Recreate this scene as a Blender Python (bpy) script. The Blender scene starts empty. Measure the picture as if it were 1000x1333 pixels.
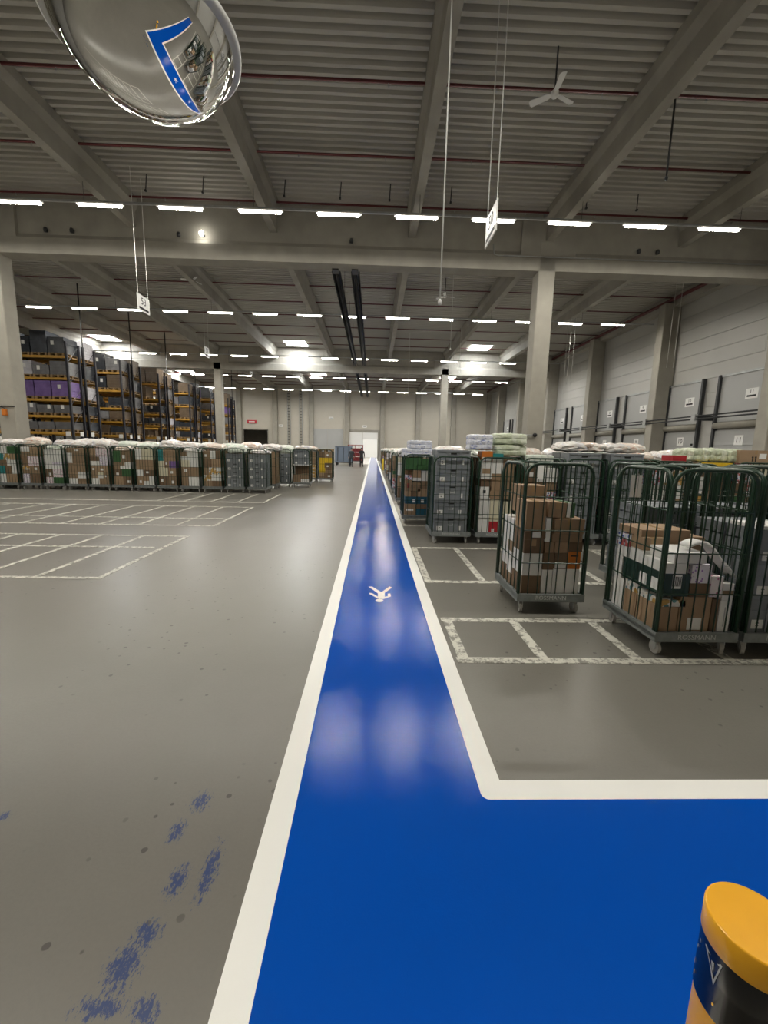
import bpy, bmesh, math, random
from mathutils import Vector, Matrix, noise

scn = bpy.context.scene
C = scn.collection

# ------------------------------------------------------------------ camera
FPX, CX, CY, CAM_H = 535.0, 500.0, 666.5, 1.70
fwd = Vector((-14.5, -82.5, FPX)).normalized()            # hall axis in camera space (x right, y down, z forward)
roll = math.radians(1.25)
xr = Vector((math.cos(roll), math.sin(roll), 0)); xr = (xr - fwd * xr.dot(fwd)).normalized()
dn = fwd.cross(xr)
cam_right = Vector((xr.x, fwd.x, -dn.x)); cam_down = Vector((xr.y, fwd.y, -dn.y)); cam_fwd = Vector((xr.z, fwd.z, -dn.z))
cd = bpy.data.cameras.new('camera'); cam = bpy.data.objects.new('camera', cd); C.objects.link(cam)
R3 = Matrix((cam_right, -cam_down, -cam_fwd)).transposed()
cam.matrix_world = Matrix.Translation((0, 0, CAM_H)) @ R3.to_4x4()
cd.sensor_fit = 'HORIZONTAL'; cd.sensor_width = 36.0; cd.lens = FPX / 1000 * 36.0
cd.clip_start = 0.02; cd.clip_end = 300
scn.camera = cam

# ------------------------------------------------------------------ world, exposure
w = bpy.data.worlds.new('night_outside'); scn.world = w; w.use_nodes = True
w.node_tree.nodes['Background'].inputs[0].default_value = (0.5, 0.53, 0.6, 1)
w.node_tree.nodes['Background'].inputs[1].default_value = 0.0
scn.view_settings.view_transform = 'Standard'; scn.view_settings.look = 'None'
scn.view_settings.gamma = 1.0; scn.view_settings.use_curve_mapping = False
scn.view_settings.exposure = 1.62
TUBE_POWER = 95.0          # emission of the linear ceiling lights
PANEL_POWER = 15.0         # emission of the square roof lights

# ------------------------------------------------------------------ materials
MATS = {}
def new_mat(name):
    m = bpy.data.materials.new(name); m.use_nodes = True
    return m, m.node_tree, m.node_tree.nodes['Principled BSDF']
def mat(name, col, rough=0.6, metal=0.0, var=0.0, scale=4.0, bump=0.0, objvar=0.0, spec=0.5, coat=0.0, bscale=40.0):
    """plain procedural surface: colour, noise variation, per-object tint, fine bump"""
    if name in MATS: return MATS[name]
    m, nt, b = new_mat(name); N = nt.nodes; L = nt.links
    b.inputs['Base Color'].default_value = (*col, 1); b.inputs['Roughness'].default_value = rough
    b.inputs['Metallic'].default_value = metal; b.inputs['Specular IOR Level'].default_value = spec
    b.inputs['Coat Weight'].default_value = coat; b.inputs['Coat Roughness'].default_value = 0.12
    if var or objvar:
        tc = N.new('ShaderNodeTexCoord'); nz = N.new('ShaderNodeTexNoise'); nz.inputs['Scale'].default_value = scale
        nz.inputs['Detail'].default_value = 5; L.new(tc.outputs['Object'], nz.inputs['Vector'])
        mr = N.new('ShaderNodeMapRange'); mr.inputs[1].default_value = 0.3; mr.inputs[2].default_value = 0.7
        mr.inputs[3].default_value = 1 - var; mr.inputs[4].default_value = 1 + var
        L.new(nz.outputs['Fac'], mr.inputs[0])
        hs = N.new('ShaderNodeHueSaturation'); hs.inputs['Color'].default_value = (*col, 1)
        if objvar:
            oi = N.new('ShaderNodeObjectInfo'); m2 = N.new('ShaderNodeMapRange')
            m2.inputs[3].default_value = 1 - objvar; m2.inputs[4].default_value = 1 + objvar
            L.new(oi.outputs['Random'], m2.inputs[0])
            mu = N.new('ShaderNodeMath'); mu.operation = 'MULTIPLY'
            L.new(mr.outputs[0], mu.inputs[0]); L.new(m2.outputs[0], mu.inputs[1]); L.new(mu.outputs[0], hs.inputs['Value'])
        else: L.new(mr.outputs[0], hs.inputs['Value'])
        L.new(hs.outputs[0], b.inputs['Base Color'])
    if bump:
        tc2 = N.new('ShaderNodeTexCoord'); n2 = N.new('ShaderNodeTexNoise'); n2.inputs['Scale'].default_value = bscale
        L.new(tc2.outputs['Object'], n2.inputs['Vector'])
        bp = N.new('ShaderNodeBump'); bp.inputs['Strength'].default_value = bump; bp.inputs['Distance'].default_value = 0.02
        L.new(n2.outputs['Fac'], bp.inputs['Height']); L.new(bp.outputs[0], b.inputs['Normal'])
    MATS[name] = m; return m
def emit(name, col, s):
    m, nt, b = new_mat(name)
    b.inputs['Base Color'].default_value = (0.8, 0.8, 0.8, 1)
    b.inputs['Emission Color'].default_value = (*col, 1); b.inputs['Emission Strength'].default_value = s
    MATS[name] = m; return m

def floor_material():
    m, nt, b = new_mat('polished_concrete'); N = nt.nodes; L = nt.links
    tc = N.new('ShaderNodeTexCoord'); P = tc.outputs['Object']
    def nz(scale, detail=6, rough=0.6, vec=None, dist=0.0):
        n = N.new('ShaderNodeTexNoise'); n.inputs['Scale'].default_value = scale; n.inputs['Detail'].default_value = detail
        n.inputs['Roughness'].default_value = rough; n.inputs['Distortion'].default_value = dist
        L.new(vec or P, n.inputs['Vector']); return n.outputs['Fac']
    def rng(v, a, c, d, e):
        r = N.new('ShaderNodeMapRange'); r.inputs[1].default_value = a; r.inputs[2].default_value = c
        r.inputs[3].default_value = d; r.inputs[4].default_value = e; L.new(v, r.inputs[0]); return r.outputs[0]
    def mth(op, a, c):
        r = N.new('ShaderNodeMath'); r.operation = op
        for i, v in enumerate((a, c)):
            if isinstance(v, (int, float)): r.inputs[i].default_value = v
            else: L.new(v, r.inputs[i])
        return r.outputs[0]
    def mix(f, a, c):
        r = N.new('ShaderNodeMix'); r.data_type = 'RGBA'
        L.new(f, r.inputs[0])
        for i, v in ((6, a), (7, c)):
            if isinstance(v, tuple): r.inputs[i].default_value = (*v, 1)
            else: L.new(v, r.inputs[i])
        return r.outputs[2]
    big = nz(0.35, 5); mid = nz(2.3, 8, 0.7); fine = nz(60, 3)
    col = mix(rng(big, 0.3, 0.7, 0, 1), (0.158, 0.150, 0.130), (0.196, 0.187, 0.164))
    col = mix(rng(nz(1.6, 6, 0.6), 0.3, 0.80, 0, 0.30), col, (0.13, 0.122, 0.105))
    col = mix(rng(fine, 0.4, 0.7, 0, 0.25), col, (0.14, 0.133, 0.117))
    # round dark specks (dropped rubber, gum)
    vo = N.new('ShaderNodeTexVoronoi'); vo.voronoi_dimensions = '2D'; vo.inputs['Scale'].default_value = 6.5; L.new(P, vo.inputs['Vector'])
    clump = rng(nz(0.7, 2), 0.44, 0.52, 0.0, 1.0)
    wob = mth('ADD', vo.outputs['Distance'], rng(nz(9, 3), 0.25, 0.75, -0.06, 0.06))
    sc_ = N.new('ShaderNodeSeparateColor'); L.new(vo.outputs['Color'], sc_.inputs[0])
    spk = mth('MULTIPLY', mth('MULTIPLY', rng(wob, 0.05, 0.075, 1, 0), clump), rng(sc_.outputs[0], 0.55, 0.57, 0, 1))
    col = mix(mth('MULTIPLY', spk, 0.8), col, (0.05, 0.047, 0.042))
    # tyre scuffs: stretched noise streaks
    mp = N.new('ShaderNodeMapping'); mp.inputs['Scale'].default_value = (7, 1.3, 1); mp.inputs['Rotation'].default_value = (0, 0, 0.5)
    L.new(P, mp.inputs['Vector'])
    scf = rng(nz(1.6, 6, 0.75, mp.outputs[0]), 0.66, 0.86, 0, 0.22)
    col = mix(mth('MULTIPLY', scf, rng(nz(0.8, 2), 0.5, 0.62, 0, 1)), col, (0.08, 0.075, 0.068))
    # smeared blue paint left of the walkway
    sx = N.new('ShaderNodeSeparateXYZ'); L.new(P, sx.inputs[0])
    def blob(x, y, rx, ry):
        rx *= 1.5; ry *= 1.6
        dx = mth('DIVIDE', mth('SUBTRACT', sx.outputs[0], x), rx); dy = mth('DIVIDE', mth('SUBTRACT', sx.outputs[1], y), ry)
        d = mth('SQRT', mth('ADD', mth('MULTIPLY', dx, dx), mth('MULTIPLY', dy, dy)), 0)
        return rng(d, 0.2, 1.1, 1, 0)
    bl = None
    for a in ((-0.80, 1.77, .045, .06), (-0.84, 1.61, .035, .06), (-0.63, 1.44, .035, .12), (-0.74, 1.40, .04, .07), (-0.765, 1.22, .05, .05), (-0.79, 1.13, .06, .08), (-0.80, 1.03, .09, .03), (-0.66, 1.02, .05, .04), (-1.66, 1.69, .03, .03)):
        v = blob(*a); bl = v if bl is None else mth('MAXIMUM', bl, v)
    mp2 = N.new('ShaderNodeMapping'); mp2.inputs['Scale'].default_value = (2.4, 1, 1); mp2.inputs['Rotation'].default_value = (0, 0, -0.35); L.new(P, mp2.inputs['Vector'])
    brk = nz(30, 8, 0.82, mp2.outputs[0])
    bm_ = rng(mth('ADD', mth('MULTIPLY', bl, 0.22), brk), 0.645, 0.69, 0, 0.9)
    bm_ = mth('MULTIPLY', bm_, rng(bl, 0.02, 0.15, 0, 1))
    col = mix(bm_, col, (0.012, 0.040, 0.15))
    L.new(col, b.inputs['Base Color'])
    L.new(rng(big, 0.3, 0.7, 0.285, 0.33), b.inputs['Roughness'])
    b.inputs['Specular IOR Level'].default_value = 0.5
    bp = N.new('ShaderNodeBump'); bp.inputs['Strength'].default_value = 0.05; bp.inputs['Distance'].default_value = 0.01
    L.new(fine, bp.inputs['Height']); L.new(bp.outputs[0], b.inputs['Normal'])
    MATS['floor'] = m; return m

def paint_material(name, c1, c2, rough, bump, wear=0.0, under=(0.18, 0.172, 0.15)):
    m, nt, b = new_mat(name); N = nt.nodes; L = nt.links
    tc = N.new('ShaderNodeTexCoord'); n1 = N.new('ShaderNodeTexNoise'); n1.inputs['Scale'].default_value = 0.9; n1.inputs['Detail'].default_value = 4
    L.new(tc.outputs['Object'], n1.inputs['Vector'])
    cr = N.new('ShaderNodeMix'); cr.data_type = 'RGBA'; cr.inputs[6].default_value = (*c1, 1); cr.inputs[7].default_value = (*c2, 1)
    L.new(n1.outputs['Fac'], cr.inputs[0]); out = cr.outputs[2]
    if wear:
        n3 = N.new('ShaderNodeTexNoise'); n3.inputs['Scale'].default_value = 14; n3.inputs['Detail'].default_value = 7; n3.inputs['Roughness'].default_value = 0.75
        L.new(tc.outputs['Object'], n3.inputs['Vector'])
        mr = N.new('ShaderNodeMapRange'); mr.inputs[1].default_value = 0.62 - wear * 0.25; mr.inputs[2].default_value = 0.68 - wear * 0.2; mr.inputs[3].default_value = 0; mr.inputs[4].default_value = 0.9
        L.new(n3.outputs['Fac'], mr.inputs[0])
        mx = N.new('ShaderNodeMix'); mx.data_type = 'RGBA'; mx.inputs[7].default_value = (*under, 1)
        L.new(mr.outputs[0], mx.inputs[0]); L.new(out, mx.inputs[6]); out = mx.outputs[2]
    L.new(out, b.inputs['Base Color']); b.inputs['Roughness'].default_value = rough
    n2 = N.new('ShaderNodeTexNoise'); n2.inputs['Scale'].default_value = 170; n2.inputs['Detail'].default_value = 2
    L.new(tc.outputs['Object'], n2.inputs['Vector'])
    bp = N.new('ShaderNodeBump'); bp.inputs['Strength'].default_value = bump; bp.inputs['Distance'].default_value = 0.004
    L.new(n2.outputs['Fac'], bp.inputs['Height']); L.new(bp.outputs[0], b.inputs['Normal'])
    MATS[name] = m; return m

def print_material(name, base, ink, scale, thresh, ink2=None):
    """carton with blotchy coloured print (voronoi cells)"""
    m, nt, b = new_mat(name); N = nt.nodes; L = nt.links
    tc = N.new('ShaderNodeTexCoord'); v = N.new('ShaderNodeTexVoronoi'); v.inputs['Scale'].default_value = scale
    L.new(tc.outputs['Object'], v.inputs['Vector'])
    mr = N.new('ShaderNodeMapRange'); mr.inputs[1].default_value = thresh - .02; mr.inputs[2].default_value = thresh + .02
    L.new(v.outputs['Distance'], mr.inputs[0])
    mx = N.new('ShaderNodeMix'); mx.data_type = 'RGBA'; mx.inputs[6].default_value = (*ink, 1); mx.inputs[7].default_value = (*base, 1)
    L.new(mr.outputs[0], mx.inputs[0]); out = mx.outputs[2]
    if ink2:
        sp = N.new('ShaderNodeSeparateColor'); L.new(v.outputs['Color'], sp.inputs[0])
        mr2 = N.new('ShaderNodeMapRange'); mr2.inputs[1].default_value = .62; mr2.inputs[2].default_value = .66; L.new(sp.outputs[0], mr2.inputs[0])
        m3 = N.new('ShaderNodeMix'); m3.data_type = 'RGBA'; m3.inputs[7].default_value = (*ink2, 1)
        L.new(mr2.outputs[0], m3.inputs[0]); L.new(out, m3.inputs[6]); out = m3.outputs[2]
    L.new(out, b.inputs['Base Color']); b.inputs['Roughness'].default_value = 0.45
    MATS[name] = m; return m

floor_material()
paint_material('blue_paint', (0.0015, 0.070, 0.42), (0.002, 0.080, 0.46), 0.10, 0.11)
MATS['blue_paint'].node_tree.nodes['Principled BSDF'].inputs['Specular IOR Level'].default_value = 0.22
paint_material('white_paint', (0.87, 0.87, 0.84), (0.90, 0.90, 0.87), 0.5, 0.08)
paint_material('worn_paint', (0.60, 0.59, 0.52), (0.66, 0.65, 0.58), 0.5, 0.1, wear=0.55)
M_CONC = mat('concrete', (0.34, 0.322, 0.277), 0.75, var=0.10, scale=1.7, bump=0.15)
M_DECK = mat('roof_sheet', (0.47, 0.455, 0.41), 0.5, metal=0.0, var=0.05, scale=0.6)
M_WALLP = mat('wall_sheet', (0.44, 0.435, 0.41), 0.42, var=0.04, scale=0.5)
M_BACKP = mat('wall_sheet_back', (0.52, 0.49, 0.42), 0.5, var=0.05, scale=0.4)
M_DOORP = mat('dock_door_sheet', (0.41, 0.415, 0.41), 0.4, var=0.04, scale=0.7)
M_DARK = mat('dark_steel', (0.045, 0.047, 0.05), 0.45, metal=0.3)
M_BLACK = mat('black_rubber', (0.012, 0.012, 0.013), 0.6)
M_STEEL = mat('galvanised_steel', (0.42, 0.43, 0.43), 0.45, metal=0.6, var=0.12, scale=6)
M_REDPIPE = mat('red_pipe', (0.10, 0.014, 0.015), 0.5)
M_WHITE = mat('white_plastic', (0.82, 0.82, 0.80), 0.4)
M_PAPER = mat('white_label_paper', (0.83, 0.83, 0.81), 0.6)
M_INK = mat('black_ink', (0.012, 0.012, 0.014), 0.6)
M_GREEN = mat('green_powder_coat', (0.008, 0.034, 0.017), 0.33, var=0.15, scale=9)
M_BASE = mat('grey_cage_base', (0.20, 0.22, 0.22), 0.5, metal=0.2, var=0.18, scale=12)
M_LETTER = mat('pale_lettering', (0.50, 0.52, 0.52), 0.6)
M_WHEEL = mat('grey_wheel', (0.36, 0.35, 0.33), 0.55)
M_CRATE = mat('grey_crate', (0.215, 0.235, 0.255), 0.42, var=0.05, scale=8, objvar=0.14)
M_BOX = mat('brown_cardboard', (0.305, 0.208, 0.128), 0.75, var=0.06, scale=7, objvar=0.24)
M_BOXD = mat('dark_cardboard', (0.185, 0.118, 0.07), 0.75, var=0.08, scale=7, objvar=0.15)
M_TAPE = mat('packing_tape', (0.42, 0.28, 0.15), 0.25)
M_WCART = mat('white_carton', (0.76, 0.76, 0.74), 0.5, objvar=0.10)
M_ORANGE = mat('orange_carton', (0.58, 0.17, 0.02), 0.5)
M_GCART = mat('green_carton', (0.04, 0.12, 0.04), 0.5)
M_DGCART = mat('dark_green_carton', (0.014, 0.04, 0.034), 0.4)
M_TEAL = mat('teal_carton', (0.02, 0.23, 0.24), 0.45)
M_NAVY = mat('petrol_carton', (0.01, 0.085, 0.14), 0.45)
M_YELLOW = mat('yellow_carton', (0.72, 0.48, 0.02), 0.45)
M_PURPLE = mat('purple_carton', (0.22, 0.13, 0.38), 0.45)
M_RED = mat('red_carton', (0.42, 0.02, 0.03), 0.45)
M_CREAM = mat('cream_carton', (0.68, 0.64, 0.48), 0.5)
M_PINKP = print_material('pink_print', (0.78, 0.72, 0.74), (0.50, 0.12, 0.28), 28, 0.30)
M_VIOP = print_material('violet_print', (0.76, 0.73, 0.78), (0.34, 0.20, 0.50), 34, 0.32)
M_BLUEP = print_material('blue_print', (0.70, 0.72, 0.80), (0.05, 0.09, 0.36), 26, 0.36, (0.45, 0.10, 0.10))
M_MULTI = print_material('mixed_print', (0.74, 0.72, 0.68), (0.08, 0.22, 0.24), 16, 0.34, (0.5, 0.3, 0.08))
def film_material(name, base, ink, ink2, amount):
    """clear film over printed packs: streaky soft print, glossy crumpled film"""
    m, nt, b = new_mat(name); N = nt.nodes; L = nt.links
    tc = N.new('ShaderNodeTexCoord'); mp = N.new('ShaderNodeMapping'); mp.inputs['Scale'].default_value = (7, 7, 24); L.new(tc.outputs['Object'], mp.inputs['Vector'])
    n1 = N.new('ShaderNodeTexNoise'); n1.inputs['Scale'].default_value = 1.6; n1.inputs['Detail'].default_value = 6; n1.inputs['Roughness'].default_value = .7; L.new(mp.outputs[0], n1.inputs['Vector'])
    mr = N.new('ShaderNodeMapRange'); mr.inputs[1].default_value = .62-amount; mr.inputs[2].default_value = .70-amount; L.new(n1.outputs['Fac'], mr.inputs[0])
    mx = N.new('ShaderNodeMix'); mx.data_type = 'RGBA'; mx.inputs[6].default_value = (*base, 1); mx.inputs[7].default_value = (*ink, 1); L.new(mr.outputs[0], mx.inputs[0])
    n2 = N.new('ShaderNodeTexNoise'); n2.inputs['Scale'].default_value = 5; n2.inputs['Detail'].default_value = 3; L.new(tc.outputs['Object'], n2.inputs['Vector'])
    m2 = N.new('ShaderNodeMapRange'); m2.inputs[1].default_value = .56; m2.inputs[2].default_value = .62; L.new(n2.outputs['Fac'], m2.inputs[0])
    m3 = N.new('ShaderNodeMix'); m3.data_type = 'RGBA'; m3.inputs[7].default_value = (*ink2, 1); L.new(m2.outputs[0], m3.inputs[0]); L.new(mx.outputs[2], m3.inputs[6])
    L.new(m3.outputs[2], b.inputs['Base Color']); b.inputs['Roughness'].default_value = .3; b.inputs['Coat Weight'].default_value = .5
    n3 = N.new('ShaderNodeTexNoise'); n3.inputs['Scale'].default_value = 22; n3.inputs['Detail'].default_value = 4; L.new(tc.outputs['Object'], n3.inputs['Vector'])
    bp = N.new('ShaderNodeBump'); bp.inputs['Strength'].default_value = .6; bp.inputs['Distance'].default_value = .02; L.new(n3.outputs['Fac'], bp.inputs['Height']); L.new(bp.outputs[0], b.inputs['Normal'])
    MATS[name] = m; return m
M_PACKB = film_material('blue_white_roll_pack', (0.74, 0.76, 0.84), (0.16, 0.22, 0.52), (0.62, 0.66, 0.78), .08)
M_PACKG = film_material('pale_green_roll_pack', (0.56, 0.62, 0.46), (0.30, 0.37, 0.20), (0.68, 0.72, 0.60), .06)
M_PACKW = film_material('pale_film_pack', (0.80, 0.78, 0.75), (0.55, 0.34, 0.30), (0.70, 0.69, 0.72), .08)
M_PACKO = film_material('salmon_film_pack', (0.78, 0.68, 0.60), (0.58, 0.22, 0.12), (0.80, 0.78, 0.74), .07)
M_PACKM = film_material('mint_film_pack', (0.70, 0.76, 0.68), (0.36, 0.48, 0.38), (0.80, 0.80, 0.76), .06)
M_MIRROR = mat('mirror_chrome', (0.90, 0.90, 0.89), 0.015, metal=1.0)
M_RIM = mat('mirror_rim', (0.62, 0.62, 0.60), 0.35)
M_BOLL = mat('bollard_yellow', (0.90, 0.44, 0.012), 0.25, var=0.04, scale=9, coat=0.1)
M_BAND = mat('bollard_black_band', (0.005, 0.006, 0.009), 0.22)
M_RACKO = mat('rack_beam_orange', (0.55, 0.30, 0.045), 0.5, var=0.1, scale=2)
M_RACKD = mat('rack_upright_dark', (0.018, 0.018, 0.026), 0.5)
M_PALLET = mat('pallet_wood', (0.33, 0.22, 0.11), 0.8, var=0.15, scale=9)
M_WRAPD = mat('dark_wrapped_stack', (0.055, 0.062, 0.075), 0.22, var=0.25, scale=3, objvar=0.3, bump=0.3, bscale=9)
M_WRAPG = mat('grey_wrapped_stack', (0.20, 0.20, 0.21), 0.25, var=0.2, scale=3, objvar=0.3, bump=0.3, bscale=9)
M_WRAPB = mat('brown_wrapped_stack', (0.17, 0.125, 0.085), 0.3, var=0.2, scale=3, objvar=0.25, bump=0.3, bscale=9)
M_WRAPP = mat('purple_wrapped_stack', (0.20, 0.13, 0.34), 0.25, var=0.2, scale=3, objvar=0.15, bump=0.3, bscale=9)
M_WRAPW = mat('pale_wrapped_stack', (0.56, 0.55, 0.60), 0.25, var=0.15, scale=5, bump=0.3, bscale=9)
M_ROPE = mat('white_rope', (0.70, 0.70, 0.67), 0.7)
M_TUBE = emit('lit_tube', (1.0, 0.95, 0.85), TUBE_POWER)
M_TUBES = emit('lit_tube_side', (1.0, 0.95, 0.85), TUBE_POWER*.05)
M_PANEL = emit('lit_roof_panel', (0.95, 0.98, 1.0), PANEL_POWER)
M_FAR = emit('lit_far_tube', (1.0, 0.96, 0.88), 55.0)
M_SPOT = emit('lit_spot', (1.0, 0.96, 0.86), 12.0)
M_SKIN = mat('skin', (0.40, 0.24, 0.17), 0.6)
M_CLOTH1 = mat('dark_grey_clothes', (0.035, 0.04, 0.045), 0.85)
M_CLOTH2 = mat('black_clothes', (0.014, 0.012, 0.013), 0.85)
M_REDM = mat('red_metal', (0.26, 0.03, 0.035), 0.5)
M_BLUEG = mat('blue_grey_plastic', (0.15, 0.19, 0.25), 0.5)
M_REDSIGN = mat('red_sign', (0.55, 0.03, 0.05), 0.4)

# ------------------------------------------------------------------ mesh helpers
class MB:
    def __init__(s): s.v = []; s.f = []; s.m = []
    def quadbox(s, x0, x1, y0, y1, z0, z1, mi=0):
        n = len(s.v)
        s.v += [(x0,y0,z0),(x1,y0,z0),(x1,y1,z0),(x0,y1,z0),(x0,y0,z1),(x1,y0,z1),(x1,y1,z1),(x0,y1,z1)]
        for q in ((0,3,2,1),(4,5,6,7),(0,1,5,4),(1,2,6,5),(2,3,7,6),(3,0,4,7)):
            s.f.append(tuple(n+i for i in q)); s.m.append(mi)
        return s
    def tube(s, pts, r, seg=6, mi=0, closed=False, cap=True):
        pts = [Vector(p) for p in pts]; n0 = len(s.v); k = len(pts); up = None
        for i, p in enumerate(pts):
            a = pts[i-1] if (i > 0 or closed) else p; b = pts[(i+1) % k] if (i < k-1 or closed) else p
            t = (b - a).normalized()
            if up is None: up = Vector((0,0,1)) if abs(t.z) < 0.9 else Vector((1,0,0))
            u = (up - t*up.dot(t))
            if u.length < 1e-4: u = t.orthogonal()
            u.normalize(); up = u; w_ = t.cross(u)
            rr = r[i] if isinstance(r, (list, tuple)) else r
            for j in range(seg):
                an = 2*math.pi*j/seg; s.v.append(tuple(p + u*(rr*math.cos(an)) + w_*(rr*math.sin(an))))
        for i in range(k if closed else k-1):
            for j in range(seg):
                a = n0+i*seg+j; b = n0+i*seg+(j+1)%seg; c = n0+((i+1)%k)*seg+(j+1)%seg; d = n0+((i+1)%k)*seg+j
                s.f.append((a,b,c,d)); s.m.append(mi)
        if cap and not closed:
            s.f.append(tuple(n0+j for j in reversed(range(seg)))); s.m.append(mi)
            s.f.append(tuple(n0+(k-1)*seg+j for j in range(seg))); s.m.append(mi)
        return s
    def lathe(s, prof, seg=32, cx=0, cy=0, mi=0):
        n0 = len(s.v); k = len(prof)
        for r, z in prof:
            for j in range(seg):
                a = 2*math.pi*j/seg; s.v.append((cx+r*math.cos(a), cy+r*math.sin(a), z))
        for i in range(k-1):
            for j in range(seg):
                s.f.append((n0+i*seg+j, n0+i*seg+(j+1)%seg, n0+(i+1)*seg+(j+1)%seg, n0+(i+1)*seg+j)); s.m.append(mi)
        return s
    def poly(s, pts, mi=0):
        n = len(s.v); s.v += [tuple(p) for p in pts]; s.f.append(tuple(range(n, n+len(pts)))); s.m.append(mi); return s
    def prism(s, pts2, z0, z1, mi=0):
        n = len(s.v); k = len(pts2)
        s.v += [(x,y,z0) for x,y in pts2] + [(x,y,z1) for x,y in pts2]
        s.f.append(tuple(n+i for i in reversed(range(k)))); s.f.append(tuple(n+k+i for i in range(k))); s.m += [mi, mi]
        for i in range(k):
            s.f.append((n+i, n+(i+1)%k, n+k+(i+1)%k, n+k+i)); s.m.append(mi)
        return s
    def mesh(s, name, mats, smooth=False):
        me = bpy.data.meshes.new(name); me.from_pydata(s.v, [], s.f)
        for m in (mats if isinstance(mats, (list, tuple)) else [mats]): me.materials.append(m)
        me.polygons.foreach_set('material_index', s.m)
        if smooth: me.polygons.foreach_set('use_smooth', [True]*len(s.f))
        me.update(); return me
def link(name, data, parent=None, loc=(0,0,0), rot=(0,0,0)):
    o = bpy.data.objects.new(name, data); C.objects.link(o)
    o.parent = parent; o.location = loc; o.rotation_euler = rot
    return o
def tag(o, label, cat=None, group=None, kind=None):
    o['label'] = label
    if cat: o['category'] = cat
    if group: o['group'] = group
    if kind: o['kind'] = kind
    return o
def thing(name, label, cat, loc=(0,0,0), group=None, rz=0.0):
    return tag(link(name, None, None, loc, (0,0,rz)), label, cat, group)
def struct(name, mb, m, parent=None, loc=(0,0,0)):
    o = link(name, mb.mesh(name, m) if isinstance(mb, MB) else mb, parent, loc)
    if parent is None: o['kind'] = 'structure'
    return o
def boxmesh(name, x0, x1, y0, y1, z0, z1, m): return MB().quadbox(x0,x1,y0,y1,z0,z1).mesh(name, m)
def bevel_box(name, sx, sy, sz, r, m, seg=2):
    bm = bmesh.new(); bmesh.ops.create_cube(bm, size=1)
    for v in bm.verts: v.co = Vector((v.co.x*sx, v.co.y*sy, (v.co.z+.5)*sz))
    bmesh.ops.bevel(bm, geom=bm.edges[:], offset=r, segments=seg, affect='EDGES', profile=0.5)
    me = bpy.data.meshes.new(name); bm.to_mesh(me); bm.free(); me.materials.append(m); return me
_txt = {}
def textmesh(body, size, m, extrude=0.0015, align='CENTER'):
    key = (body, size, m.name)
    if key in _txt: return _txt[key]
    cu = bpy.data.curves.new('lettering', 'FONT'); cu.body = body; cu.size = size; cu.extrude = extrude
    cu.align_x = align; cu.align_y = 'CENTER'; cu.resolution_u = 2
    o = bpy.data.objects.new('lettering_tmp', cu); C.objects.link(o)
    dg = bpy.context.evaluated_depsgraph_get(); me = bpy.data.meshes.new_from_object(o.evaluated_get(dg))
    bpy.data.objects.remove(o); me.materials.clear(); me.materials.append(m); _txt[key] = me; return me
FRONT = (math.pi/2, 0, 0)        # text upright, readable from -Y

# ------------------------------------------------------------------ hall shell
XL, XR, YR, YB = -36.0, 16.4, -3.6, 59.0
ROOF = 10.2
COLX = (6.25, -13.6); ROWY = (16.3, 37.7)
RAFX = [-13.6 + 4.9625*k for k in range(-4, 7)]
struct('floor', MB().quadbox(XL-.5, XR+.5, YR-.5, YB+22, -0.2, 0), MATS['floor'])

deck = MB(); pitch = 0.25; y = YR
pr = []
while y < YB + .3:
    pr += [(y, ROOF), (y+.10, ROOF), (y+.135, ROOF+.11), (y+.215, ROOF+.11)]; y += pitch
for (ya, za), (yb, zb) in zip(pr[:-1], pr[1:]):
    deck.poly([(XL-.3, ya, za), (XL-.3, yb, zb), (XR+.3, yb, zb), (XR+.3, ya, za)])
deck.quadbox(XL-.5, XR+.5, YR-.5, YB+.5, ROOF+.115, ROOF+.3)
struct('ceiling', deck, M_DECK)

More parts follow.
